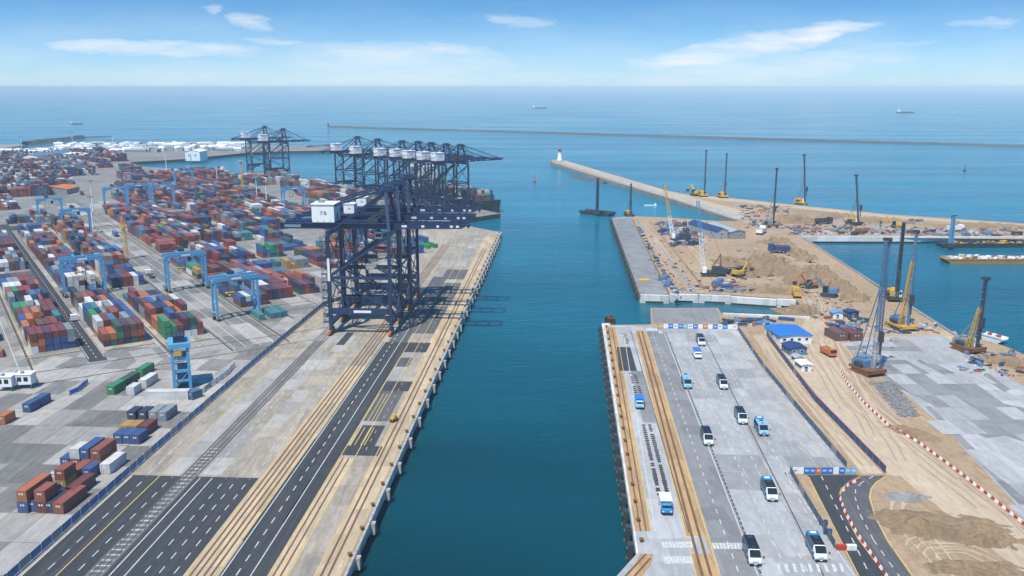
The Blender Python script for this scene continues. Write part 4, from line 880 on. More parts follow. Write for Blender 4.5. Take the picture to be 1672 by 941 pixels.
# loose containers in the near yard
LQ = [  # (px, py of front bottom edge centre, tiers, colours bottom->top, length, text)
    ((38, 838), ['blue', 'orange'], 12.2, 'leftmost of the near group'), ((52, 836), ['blue'], 12.2, 'behind the leftmost orange stack'),
    ((68, 838), ['maroon', 'brick red'], 6.1, 'second stack along the front of the near group'), ((80, 838), ['navy blue'], 10, 'low in the front row of the near group'),
    ((96, 840), ['brick red'], 12.2, 'rightmost of the front row of the near group'), ((112, 818), ['maroon'], 12.2, 'behind the front row'), ((100, 802), ['yellow', 'brick red'], 6.1, 'mid near group, short yellow end'),
    ((120, 786), ['brick red'], 12.2, 'middle of the near group'), ((84, 795), ['white'], 8, 'pale one in the middle of the near group'), ((142, 783), ['blue'], 6.1, 'short one right of the middle'), ((74, 798), ['yellow'], 3, 'tiny tank beside the orange stack'),
    ((107, 765), ['blue'], 12.2, 'back left corner of near group'), ((124, 766), ['brick red', 'white'], 6.1, 'back row between two blue boxes'), ((140, 766), ['blue', 'blue'], 10, 'back row, right of centre'), ((158, 768), ['orange', 'brick red'], 10, 'back row tall red stack'), ((172, 775), ['white'], 10, 'far right of the near group'),
    ((193, 725), ['blue'], 6.1, 'front left of the row of three beside the fence'), ((207, 725), ['blue'], 6.1, 'front middle of the row of three beside the fence'), ((221, 726), ['blue'], 6.1, 'front right of the row of three beside the fence'),
    ((202, 711), ['yellow'], 6.1, 'rear left of the three beside the fence'), ((217, 711), ['yellow'], 6.1, 'rear middle of the three beside the fence'), ((233, 712), ['maroon'], 8, 'rear right of the three beside the fence'),
    ((215, 687), ['navy blue'], 6.1, 'left end of the dark line'), ((233, 687), ['navy blue'], 6.1, 'second in the dark line'), ((250, 687), ['grey'], 8, 'third in the dark line'), ((265, 688), ['grey'], 9, 'right end of the dark line'),
    ((44, 674), ['blue'], 6.1, 'single one at the left edge of the yard'), ((62, 664), ['blue'], 6.1, 'behind the single blue one at the left'), ((2, 694), ['orange'], 6.1, 'cut by the left frame edge'),
    ((181, 645), ['green'], 12.2, 'front one of the green group'), ((203, 632), ['dark green'], 10, 'dark middle of the green group'), ((213, 646), ['white'], 6.1, 'short white front of the green group'), ((233, 634), ['white'], 10, 'ribbed white one right of the green group'), ((228, 616), ['green'], 10, 'rear one of the green group')]
seen_ = {}
for i, (p, cols_, L_, txt) in enumerate(LQ):
    for k, c in enumerate(cols_):
        o = at(*p); ang = R(90) - QA - R(2.5); d = Vector((math.cos(ang), math.sin(ang), 0))
        pos = o + d * L_ * .66 / 2; pos.z = .03 + k * 2.3
        container(pos, ang, c, '%s %scontainer, %s%s' % (c, 'short ' if L_ < 7 else 'long ', txt, '' if len(cols_) == 1 else (', upper' if k else ', lower')), L_ * .66, 2.15, 2.3, int(L_ * 1.8), True, 'loose containers in the near yard', .1, random.Random(i * 9 + k))
# long white container by the tower, blue-white box
container(at(275, 652), R(3), 'white', 'long white container lying crosswise in front of the blue tower', 11, 2.4, 2.5, 24, True, 'loose containers in the near yard', .02)
container(at(318, 650), R(60), 'steel blue', 'small blue box at the right end of the white container', 3.2, 2.2, 2.2, 8, True, 'loose containers in the near yard', .02)
tag(mass.build('stacked_container_mass', 'container_mass'), 'hundreds of stacked shipping containers filling the yard behind the nearest rows', 'containers', None, 'stuff')
# brown site containers on the east side
for p, c, lab in (((1371, 557), 'brown', 'rusty orange-sided container with a dark roof on the sandy site'), ((1395, 557), 'maroon', 'dark red container beside the orange-sided one on the sandy site')):
    o = container(at(*p) + Vector((0, 3.5, .02)), R(100), c, lab, 7.5, 4.2, 2.6, 14, True, None, .02)
# ================================================================== vehicles on the east quay
lane = (at(1240, 941) - at(1085, 545)).normalized(); VA = math.atan2(-lane.y, -lane.x) + math.pi
front_ang = math.atan2(lane.y, lane.x)
def loft(mb, secs, m=0, ms=None):
    n_ = len(secs[0]); o = len(mb.v)
    for s_ in secs: mb.v += [tuple(p) for p in s_]
    for i in range(len(secs) - 1):
        for j in range(n_):
            k = (j + 1) % n_; mb.f.append([o + i * n_ + j, o + i * n_ + k, o + (i + 1) * n_ + k, o + (i + 1) * n_ + j]); mb.m.append(ms[i] if ms else m); mb.c.append(None)
    mb.f.append([o + j for j in range(n_)][::-1]); mb.m.append(m); mb.c.append(None)
    mb.f.append([o + (len(secs) - 1) * n_ + j for j in range(n_)]); mb.m.append(m); mb.c.append(None)
def ring(x, hw, z0, z1, top): # body cross-section
    return [(x, -hw * .94, z0), (x, -hw, z0 + .35), (x, -hw, z0 + (z1 - z0) * .55), (x, -hw * top, z1 - .14), (x, -hw * top + .16, z1), (x, hw * top - .16, z1), (x, hw * top, z1 - .14), (x, hw, z0 + (z1 - z0) * .55), (x, hw, z0 + .35), (x, hw * .94, z0)]
def wheels(t, xs, hw, r):
    for x in xs:
        for s in (-1, 1):
            w_ = MB().tube((x, s * (hw - .26), r), (x, s * (hw + .02), r), r, 16).build('wheel', 'black_rubber', t)
            MB().tube((x, s * (hw - .0), r), (x, s * (hw + .035), r), r * .55, 10).build('rim', 'grey_steel', w_)
paint('bus_side', (.045, .10, .14), .35, wear=.15, wcol=(.12, .15, .17))
def shuttle(label, loc, roof='shade_black', body='body_white', side='teal', cap=None, pattern=True, L=6.8, W=2.25, Hh=2.5, s=1.0):
    t = thing('shuttle_bus', label, 'shuttle bus', loc, front_ang, 'vehicles parked on the east quay', s); hw = W / 2; h = L / 2
    mb = MB(); loft(mb, [ring(-h, hw * .95, .42, Hh * .93, .90), ring(-h + .25, hw, .36, Hh, .92), ring(h - 1.5, hw, .36, Hh, .92), ring(h - .75, hw * .99, .36, Hh * .86, .90), ring(h - .28, hw * .97, .36, Hh * .60, .93), ring(h - .03, hw * .92, .40, Hh * .46, .95)], 0, (1, 1, 0, 0, 0)); mb.m[-1] = 0; mb.m[-2] = 1
    mb.build('body', [body, 'bus_side' if body == 'body_white' else body], t)
    # windscreen and roof
    zt = Hh * .985; mb = MB()
    mb.add([(h - 1.38, -hw * .80, zt - .02), (h - 1.38, hw * .80, zt - .02), (h - .78, hw * .84, Hh * .875), (h - .26, hw * .84, Hh * .63), (h - .26, -hw * .84, Hh * .63), (h - .78, -hw * .84, Hh * .875)], [(0, 5, 2, 1), (5, 4, 3, 2)][::1]); 
    mb.build('windscreen', 'glass', t)
    x0, x1 = -h + .35, h - 1.5
    if cap:
        MB().b(-h + .3, -h + 1.9, -hw * .86, hw * .86, Hh - .02, Hh + .10).b(-h + .7, -h + 1.3, -.5, .5, Hh + .1, Hh + .16, 1).build('roof_cap', [cap, 'white_paint'], t); x0 = -h + 2.0
    MB().b(x0, x1, -hw * .80, hw * .80, Hh - .03, Hh + .03).b(x0 + .5, x0 + 1.2, -.45, .45, Hh + .03, Hh + .14, 1).b(x1 - .9, x1 - .5, -.3, .3, Hh + .03, Hh + .09, 1).build('roof_panel', [roof, 'dark_steel'], t)
    for sgn in (-1, 1):
        pane = MB(); y0 = sgn * (hw + .012); y1 = sgn * (hw * .945)
        for k in range(4):
            a, b_ = -h + .5 + k * (L - 1.9) / 4, -h + .5 + (k + .9) * (L - 1.9) / 4
            vs = [(a, y0, Hh * .54), (b_, y0, Hh * .54), (b_, y1 + sgn * .03, Hh * .88), (a, y1 + sgn * .03, Hh * .88)]
            pane.add(vs, [(0, 1, 2, 3) if sgn < 0 else (3, 2, 1, 0)])
        pane.build('side_window', 'glass', t)
        pn = MB().b(-h + .3, h - .9, min(y0, y0 - sgn * .03), max(y0, y0 - sgn * .03), .55, Hh * .50)
        pn.build('side_panel', side, t)
        MB().b(h - .20, h + .0, min(sgn * hw * .52, sgn * hw * .86), max(sgn * hw * .52, sgn * hw * .86), Hh * .32, Hh * .40).build('headlight', 'lamp_glass', t)
        MB().beam((h - .5, sgn * hw, Hh * .66), (h - .25, sgn * (hw + .28), Hh * .70), .06, .06).b(h - .3, h - .18, min(sgn * (hw + .16), sgn * (hw + .36)), max(sgn * (hw + .16), sgn * (hw + .36)), Hh * .58, Hh * .76).build('mirror', 'dark_steel', t)
    MB().b(h - .22, h + .07, -hw * .88, hw * .88, .30, .58).b(h + .07, h + .09, -.26, .26, .36, .50, 1).build('bumper', ['shade_black', 'white_paint'], t)
    if pattern:       # swirls and lettering on the nose
        mb = MB(); rg_ = random.Random(len(label))
        for k in range(7):
            y = -hw * .72 + k * hw * .22; zz_ = Hh * (.41 + .05 * rg_.random()); mb.beam((h - .10, y, zz_), (h - .17, y + hw * .13, zz_ + .28 * rg_.uniform(.3, 1)), .05, .10)
        for k in range(5): mb.b(h - .05, h + .0, -.45 + k * .2, -.33 + k * .2, Hh * .30, Hh * .37)
        mb.build('nose_lettering', side if side != 'body_white' else 'shade_black', t)
    wheels(t, (-h + 1.25, h - 1.35), hw, .42)
    return t
VH = [((1340, 918), dict(cap='teal'), 'shuttle bus with a teal rear roof, nearest the red and white barrier block'), ((1233, 925), dict(), 'all black roofed shuttle bus with white nose, nearest the camera'),
      ((1261, 820), dict(cap='teal'), 'teal roofed shuttle bus with black front roof, alone in the middle lane'), ((1157, 729), dict(), 'black roofed white shuttle bus next to the long dark paving joint'),
      ((1247, 713), dict(roof='pale_teal', cap='bright_blue', body='pale_teal'), 'pale blue shuttle bus with bright blue rear roof and patterned nose'), ((1213, 694), dict(), 'black roofed white shuttle bus left of the pale blue one'),
      ((1182, 637), dict(), 'black roofed white shuttle bus with plain nose in the fourth row'), ((1123, 636), dict(roof='pale_teal', body='pale_teal', pattern=False), 'pale blue grey shuttle bus with dark rear cap beside the lane line'), ((1146, 566), dict(), 'farthest black roofed white shuttle bus, close to the banner hoarding')]
for p, kw, lab in VH:
    o = at(*p) - lane * 3.2; o.z = .035; shuttle(lab, o, **kw)
def canopy_truck(label, loc, roofm, cabm, L=5.6, bedw=True, s=1.0):
    t = thing('service_truck', label, 'truck', loc, front_ang, 'vehicles parked on the east quay', s); h = L / 2; hw = 1.1
    mb = MB(); loft(mb, [ring(h - 1.7, hw * .96, .45, 1.95, .92), ring(h - 1.0, hw * .98, .45, 2.0, .9), ring(h - .45, hw * .97, .45, 1.35, .94), ring(h, hw * .93, .45, 1.1, .95)]); cab = mb.build('cab', cabm, t)
    MB().add([(h - .97, -hw * .8, 1.93), (h - .97, hw * .8, 1.93), (h - .43, hw * .84, 1.40), (h - .43, -hw * .84, 1.40)], [(0, 3, 2, 1)]).build('windscreen', 'glass', t)
    MB().b(-h, h - 1.75, -hw, hw, .55, .85).b(-h, h - 1.75, -hw, -hw + .06, .85, 1.35).b(-h, h - 1.75, hw - .06, hw, .85, 1.35).b(-h, -h + .06, -hw, hw, .85, 1.35).build('load_bed', 'white_paint' if bedw else cabm, t)
    mb = MB().b(-h - .05, h - 1.8, -hw - .04, hw + .04, 2.1, 2.22)
    for x in (-h + .05, h - 1.9):
        for y in (-hw + .05, hw - .05): mb.beam((x, y, .85), (x, y, 2.1), .08, .08)
    mb.b(-h, h - 1.85, -hw, -hw + .03, 1.35, 2.1, 1).b(-h, h - 1.85, hw - .03, hw, 1.35, 2.1, 1); mb.build('canopy', [roofm, cabm], t)
    for sg in (-1, 1): MB().b(h - .04, h + .03, min(sg * .55, sg * .9), max(sg * .55, sg * .9), .78, .95).build('headlight', 'lamp_glass', t)
    MB().b(h - .1, h + .08, -hw * .9, hw * .9, .35, .6).build('bumper', 'shade_black', t); wheels(t, (-h + 1.0, h - .9), hw, .40)
    return t
for p, a, lab in (((1140, 587), ('bright_blue', 'body_white'), 'white service truck with a bright blue canopy, second farthest vehicle'), ((1089, 842), ('white_paint', 'teal'), 'blue service truck with a white canopy beside the black mats'), ((1045, 669), ('bright_blue', 'pale_teal'), 'small pale blue service truck in the gap between black mats')):
    o = at(*p) - lane * 2.6; o.z = .035; canopy_truck(lab, o, *a)

# ================================================================== fences and barriers
def fence(name, label, pts, hgt, mat, post, step=3.2, solid=True, group=None):
    t = thing(name, label, 'fence', pts[0]); o = Vector(pts[0]); pan = MB(); pm = MB().b(-.06, .06, -.06, .06, 0, hgt + .12).b(-.35, .35, -.3, .3, 0, .12).mesh('post', [post]); npost = 0
    for a, b_ in zip(pts, pts[1:]):
        a, b_ = Vector(a) - o, Vector(b_) - o; L = (b_ - a).length; k = max(1, int(L / step)); d = (b_ - a).normalized()
        for i in range(k):
            u, v = a.lerp(b_, i / k), a.lerp(b_, (i + 1) / k); m_ = (u + v) / 2; l_ = (v - u).length - .14
            z0 = .15 + random.uniform(0, .05)
            pan.rb(m_, d, l_, .05, z0, hgt + random.uniform(-.06, .06), 1 if random.random() < .14 else 0)
            if npost < 100:
                p = link('post', pm, t, u); p.rotation_euler = (0, 0, math.atan2(d.y, d.x)); npost += 1
    pan.build('panel', [mat, 'grey_steel'], t)
    return t
fence('panel_fence', 'long blue panel fence between the near container yard and the quay road', [Q(r_f, 108), Q(r_f, 180), Q(r_f + .5, 250), Q(r_f + 2, 318), Q(r_f + 8, 330)], 1.7, 'fence_blue', 'white_paint')
fence('mesh_fence', 'blue grey fence along the parked vehicles side of the sandy strip', [at(1205, 540), at(1245, 600), at(1290, 655), at(1382, 765)], 1.6, 'fence_navy', 'grey_steel')
fence('dark_panel_fence', 'dark blue hoarding fence between the sandy strip and the site cabins', [at(1248, 541), at(1256, 556), at(1330, 655), at(1446, 774)], 1.8, 'dark_blue', 'grey_steel')
fence('mesh_fence', 'blue grey fence from the banner gate down to the red and white block', [at(1290, 773), at(1320, 825), at(1363, 897)], 1.6, 'fence_navy', 'grey_steel')
fence('pipe_fence', 'low fence of white and blue sections beside the blue tower, meeting the quay fence', [at(326, 646), at(345, 632), at(372, 612), at(384, 598)], 1.5, 'white_paint', 'fence_blue', 3)
fence('blue_hoarding', 'short bent line of blue barrier panels left of the green containers', [at(114, 646), at(128, 640), at(144, 626)], 1.4, 'bright_blue', 'grey_steel', 2.2)
def banners(label, p0, p1, cols_, hgt=1.6):
    a, b_ = at(*p0), at(*p1); t = thing('banner_hoarding', label, 'hoarding', a); d = (b_ - a); L = d.length; d.normalize(); n_ = len(cols_)
    for i, c in enumerate(cols_):
        m_ = d * (L * (i + .5) / n_); mb = MB().rb(m_, d, L / n_ - .08, .12, .1, hgt, 0)
        f_ = m_ + Vector((d.y, -d.x, 0)) * .075
        if c not in ('white_paint',) or i % 3 == 0:
            for k in range(3): mb.rb(f_ + d * (k - 1) * L / n_ * .2, d, L / n_ * .13, .02, hgt * .45, hgt * .7, 1)
        mb.build('banner_panel', [c, 'white_paint' if c != 'white_paint' else 'bright_blue'], t)
    for i in range(0, n_ + 1, 2): 
        q_ = d * (L * i / n_); MB().rb(q_ + Vector((-d.y, d.x, 0)) * .4, d, .3, .8, 0, .3).beam((q_.x, q_.y, 0), (q_.x, q_.y, hgt + .3), .1, .1).build('post', 'grey_steel', t)
banners('row of white, blue and orange banner panels closing the far end of the vehicle quay', (1075, 536.5), (1204, 538), ['yellow', 'white_paint', 'bright_blue', 'white_paint', 'bright_blue', 'pale_teal', 'white_paint', 'bright_blue', 'white_paint', 'orange', 'white_paint', 'bright_blue', 'white_paint', 'teal', 'white_paint', 'white_paint'])
banners('blue, white and orange banner panels across the head of the asphalt road', (1293, 775), (1398, 775), ['white_paint', 'white_paint', 'bright_blue', 'bright_blue', 'orange', 'bright_blue', 'bright_blue', 'white_paint', 'bright_blue', 'pale_teal', 'pale_teal'])
jb = MB()  # water-filled plastic barrier
jb.add([(-.42, -.18, 0), (.42, -.18, 0), (.42, .18, 0), (-.42, .18, 0), (-.42, -.06, .55), (.42, -.06, .55), (.42, .06, .55), (-.42, .06, .55)], MB.BF); jb.b(-.44, .44, -.21, .21, .0, .1)
jm = [jb.mesh('barrier', [c]) for c in ('red', 'white_paint')]
def barriers(pts, label, grp, gap=1.3):
    P_ = [at(*p) for p in pts]; i = 0; carry = 0
    for a, b_ in zip(P_, P_[1:]):
        d = b_ - a; L = d.length; d.normalize(); t = carry
        while t < L:
            o = link('traffic_barrier', jm[i % 2], None, a + d * t + Vector((0, 0, .035))); o.rotation_euler = (0, 0, math.atan2(d.y, d.x) + random.uniform(-.06, .06))
            tag(o, ('red' if i % 2 == 0 else 'white') + ' ' + label, 'barrier', grp + (' red' if i % 2 == 0 else ' white')); i += 1; t += gap
        carry = t - L
barriers([(1368, 580), (1372, 606), (1384, 628), (1412, 660), (1450, 695), (1500, 724), (1560, 768), (1620, 815), (1690, 872)], 'plastic barrier in the curved line along the sandy haul road', 'haul road barriers')
barriers([(1371, 812), (1380, 838), (1400, 874), (1424, 908), (1450, 946), (1470, 975)], 'plastic barrier between the two asphalt roads', 'asphalt road barriers')
barriers([(1401, 786), (1386, 792), (1377, 802)], 'plastic barrier at the head of the road bend', 'road bend barriers')
t = thing('road_block', 'red and white striped road block at the near end of the mesh fence', 'barrier', at(1365, 898))
for k in range(4): MB().b(k * .9, k * .9 + .85, -.3, .3, 0, 1.0).build('block', 'red' if k < 2 else 'white_paint', t)

# ================================================================== piling rigs and cranes
def tracks(t, L=6, W=4.6, m='rust'):
    for s in (-1, 1):
        tr = MB(); sec = [(-L / 2, .5), (-L / 2 + .5, 0.05), (L / 2 - .5, .05), (L / 2, .5), (L / 2 - .5, 1.05), (-L / 2 + .5, 1.05)]; y0, y1 = s * W / 2 - .45, s * W / 2 + .45
        tr.add([(x, y0, z) for x, z in sec] + [(x, y1, z) for x, z in sec], [tuple(range(6)), tuple(range(6, 12))[::-1]] + [(i, 6 + i, 6 + (i + 1) % 6, (i + 1) % 6) for i in range(6)])
        for k in range(12): tr.b(-L / 2 + .6 + k * (L - 1.2) / 12, -L / 2 + .75 + k * (L - 1.2) / 12, y0 - .03, y1 + .03, 1.03, 1.12)
        tr.build('track', m, t)
def rig(label, loc, hgt, rz=0, mast='mast_navy', base='rust', lat=False, low=None, stay=.6, lean=0.0, leader=None, s=1.0, grp='piling rigs'):
    t = thing('piling_rig', label, 'piling rig', loc, rz, grp, s); tracks(t, 7.5, 5, 'rust' if base == 'rust' else 'dark_steel')
    MB().b(-4.2, 4.0, -2.6, 2.6, 1.0, 1.7).b(-4.4, 4.2, -3, -2.5, 1.2, 1.9).b(-4.4, 4.2, 2.5, 3, 1.2, 1.9).b(3.4, 4.2, -3, 3, .9, 2.0).build('platform', base, t)
    hs = MB().b(-4.0, .6, -1.9, 1.9, 1.7, 3.9).b(-4.3, -2.8, -2.1, 2.1, 1.7, 3.3).b(-3, -1.2, -1.2, 1.2, 3.9, 4.4).build('engine_house', 'mast_blue' if mast == 'mast_blue' else 'grey_steel' if base == 'rust' else 'yellow', t)
    cb = MB().b(.6, 2.1, .6, 2.1, 1.7, 4.0).build('cab', 'white_paint', t); MB().b(2.1, 2.14, .7, 2.0, 2.6, 3.8).b(.8, 1.9, 2.1, 2.14, 2.6, 3.8).build('window', 'glass', cb)
    MB().tube((-.5, -1.9, 2.6), (-.5, -2.8, 2.6), .8, 12).tube((-2, -1.9, 2.6), (-2, -2.8, 2.6), .7, 12).build('winch_drum', 'dark_steel', t)
    top = Vector((3 + lean, 0, hgt)); foot = Vector((3, 0, 1.2)); mb = MB()
    if lat:
        mid = foot.lerp(top, low or 0.0)
        if low: mb.lattice(foot, mid, 1.5, int(hgt * low / 1.6), .13, 1, 1.5)
        mb.lattice(mid, top, 1.15, int(hgt * (1 - (low or 0)) / 1.5), .2, 0, .9)
        if low: mb.tube(mid, top, .24, 8, 0)
    else:
        mb.tube(foot, top, .36, 12, 0); mb.beam(foot + Vector((.62, 0, 0)), top + Vector((.62, 0, 0)), .22, .5, 0)
        for k in range(int(hgt / 2.4)): z = foot.lerp(top, k * 2.4 / hgt); mb.beam(z + Vector((-.6, -.4, 0)), z + Vector((.75, -.4, 0)), .1, .1, 1)
    mb.build('mast', [mast, 'grey_steel'], t)
    MB().beam(top + Vector((-1.2, 0, .1)), top + Vector((1.7, 0, .5)), .5, .7).tube(top + Vector((1.2, -.3, .2)), top + Vector((1.2, .3, .2)), .5, 10).tube(top + Vector((-.8, -.3, .1)), top + Vector((-.8, .3, .1)), .45, 10).build('mast_head', 'dark_steel', t)
    for sy in (-1, 1): MB().beam((-3.4, sy * 1.6, 2.6), foot.lerp(top, stay) + Vector((0, sy * .3, 0)), .22, .22).build('stay', 'grey_steel' if mast != 'mast_blue' else 'mast_blue', t)
    mb = MB(); [mb.tube(top + Vector((1.4, y, 0)), Vector((4.0, y, 5.5)), .035, 5) for y in (-.2, .2)]; mb.build('rope', 'dark_steel', t)
    hz_ = 5.5 + hgt * .12; MB().b(3.5, 4.6, -.55, .55, hz_, hz_ + 3.2).tube((4.05, 0, hz_ - 3.5), (4.05, 0, hz_), .25, 8).build('hammer', 'dark_steel', t)
    if leader: MB().lattice((1.2, -1.2, 2.0), (1.6 + leader[1], -.6, hgt * leader[0]), 1.3, int(hgt * leader[0] / 1.7), .13, 0, .8).build('boom', leader[2], t)
    return t
rig('nearest tall blue lattice piling rig on a rusty base beside the paved slab', at(1416, 609), 39, R(-70), 'mast_blue', 'rust', True, .32, .70, -.2)
rig('piling rig with dark mast and yellow lattice boom beside the basin wall', at(1472, 537), 33.5, R(-80), 'mast_blue', 'yellow', False, None, .5, -.5, (.72, 1.6, 'yellow'))
rig('blue grey piling rig standing close behind the yellow boomed one', at(1460, 490), 30, R(-100), 'mast_navy', 'dark_steel', True, .1, .6)
rig('black masted piling rig with short yellow boom on the right shore', at(1580, 573), 23.5, R(-70), 'mast_navy', 'rust', False, None, .5, .2, (.62, 1.5, 'yellow'))
rig('leaning dark piling rig in the middle of the far spit', at(1394, 367), 29, R(-60), 'mast_navy', 'dark_steel', False, None, .55, -4.5)
rig('dark piling rig with yellow base at the seaward shore, leaning left', at(1308, 334), 34, R(-60), 'mast_navy', 'yellow', False, None, .55, -3.6)
rig('dark upright piling rig with red frame at the root of the pier', at(1258, 371), 34, R(-80), 'mast_navy', 'rust', False, None, .6, 0)
rig('left of two tall piling rigs by the seaward shore, beside a yellow digger', at(1147, 321), 34, R(-80), 'mast_navy', 'yellow', False, None, .5, 0)
rig('right of two tall piling rigs by the seaward shore', at(1180, 323), 32, R(-80), 'mast_navy', 'yellow', False, None, .5, 0)
rig('slim dark piling mast on the outer corner of the unfinished berth', at(1027, 353), 24, R(-80), 'mast_navy', 'dark_steel', True, None, .6, 0, None, .85)
def crawler(label, loc, L, rz, tip, cols_, bcol='dark_steel', s=1.0):
    t = thing('crawler_crane', label, 'crawler crane', loc, rz, 'lattice boom crawler cranes', s); tracks(t, 7.5, 5.6, 'dark_steel')
    MB().b(-5.5, 3, -2.2, 2.2, 1.2, 2.0).b(-5.6, -1, -1.9, 1.9, 2.0, 4.0).b(-6.8, -5.4, -2.6, 2.6, 1.5, 3.4).build('engine_house', bcol, t)
    cb = MB().b(1.4, 3.2, 1.0, 2.6, 1.6, 3.9).build('cab', 'white_paint', t); MB().b(3.2, 3.24, 1.1, 2.5, 2.4, 3.7).build('window', 'glass', cb)
    f0, tp = Vector((2.6, 0, 1.8)), Vector(tip)
    n_ = int((tp - f0).length / 1.9)
    MB().lattice(f0, tp, 1.7, n_, .24, 0, 1.0, lambda k: 0 if k < cols_[1] else 1).build('boom', [cols_[0], cols_[2]], t)
    mb = MB(); a_ = Vector((-4.5, 0, 9.5))
    for y in (-1, 1): mb.beam((-4.8, y * 1.5, 3.4), a_ + Vector((0, y * .8, 0)), .22, .22).beam((-1, y * 1.5, 3.4), a_ + Vector((0, y * .8, 0)), .2, .2)
    mb.build('gantry', 'dark_steel', t)
    mb = MB(); [mb.tube(a_ + Vector((0, y, 0)), tp, .05, 5) for y in (-.8, .8)]; mb.build('pendant', 'dark_steel', t)
    hk = tp + Vector((.6, 0, -(tp.z - 9))); mb = MB().tube(tp + Vector((.6, 0, 0)), hk, .05, 5); mb.build('rope', 'dark_steel', t)
    MB().b(hk.x - .4, hk.x + .4, -.35, .35, hk.z - 1.4, hk.z).build('hook_block', 'yellow', t)
    return t
crawler('largest crawler crane, pale lattice boom with blue upper part, on the unfinished berth', at(1158, 450), 38, R(172), (6.5, 4.0, 33), ('white_paint', .55, 'sky_blue'))
crawler('crawler crane with yellow lattice boom at the seaward end of the unfinished berth', at(1106, 393), 36, R(175), (8, 2, 31), ('white_paint', .40, 'yellow'))
# diggers and site trucks
def digger(label, loc, rz, c='yellow', s=1.0):
    t = thing('excavator', label, 'excavator', loc, rz, None, s); tracks(t, 4.2, 3.0, 'dark_steel')
    MB().b(-2.2, 1.3, -1.3, 1.3, 1.1, 2.3).b(-2.4, -1.4, -1.35, 1.35, 1.2, 2.6).build('body', c, t); MB().b(0, 1.5, .2, 1.35, 1.3, 3.0).build('cab', 'glass', t)
    MB().beam((1.2, -.3, 1.9), (3.8, -.3, 4.9), .4, .55).beam((3.8, -.3, 4.9), (6.0, -.3, 2.6), .32, .42).build('boom', c, t); MB().prism([(5.6, -.8), (6.6, -.8), (6.6, .3), (5.6, .3)], 1.5, 2.6).build('bucket', 'dark_steel', t)
    return t
def dumper(label, loc, rz, c='dark_blue', load='soil', s=1.0):
    t = thing('dump_truck', label, 'truck', loc, rz, None, s); MB().b(1.6, 3.4, -1.2, 1.2, .7, 2.9).build('cab', c, t); MB().b(3.4, 3.44, -1.05, 1.05, 1.7, 2.7).build('windscreen', 'glass', t)
    MB().b(-3.6, 1.4, -1.25, 1.25, .8, 1.1).b(-3.6, 1.4, -1.25, -1.1, 1.1, 2.4).b(-3.6, 1.4, 1.1, 1.25, 1.1, 2.4).b(1.25, 1.4, -1.1, 1.1, 1.1, 2.6).b(-3.6, -3.45, -1.1, 1.1, 1.1, 2.2).b(-3.4, 1.2, -1.1, 1.1, 1.1, 2.1, 1).build('tipper', [c, load], t); wheels(t, (-2.6, -1.4, 2.4), 1.25, .5); return t
dumper('dark blue tipper truck below the earth heaps near the pier root', at(1271, 413), R(170), 'dark_blue', 'soil', 1.5)
digger('pale blue grey excavator on the sand behind the nearest lattice rig', at(1353, 484), R(150), 'mast_blue', 1.4); digger('yellow excavator beside the left of the two shore rigs', at(1136, 320), R(120), 'yellow', 1.6)
dumper('small dark truck among stacked pipes south of the big crawler crane', at(1202, 448), R(10), 'mast_navy', 'rock', 1.2)
dumper('white tipper truck on the sand left of the spoil ridge', at(1243, 382), R(60), 'white_paint', 'sand', 1.4)
digger('yellow excavator digging at the foot of the tallest earth heap', at(1206, 452), R(30), 'yellow', 1.2); digger('orange excavator on top of the sand between the basin ridge and the flat heap', at(1322, 470), R(200), 'orange', 1.2); digger('small yellow excavator on the far spit right of the leaning rig', at(1462, 372), R(160), 'yellow', 1.3)
dumper('yellow tipper truck on the sand right of the flat heap', at(1300, 484), R(80), 'yellow', 'soil', 1.1); dumper('white truck parked on the far spit near the right edge', at(1560, 378), R(10), 'white_paint', 'rock', 1.3)
dumper('orange truck driving on the sandy haul road below the rigs', at(1352, 580), R(-80), 'orange', 'soil', .9)
dumper('dark tipper truck on the far spit left of the leaning rig', at(1345, 366), R(5), 'dark_steel', 'soil', 1.4)

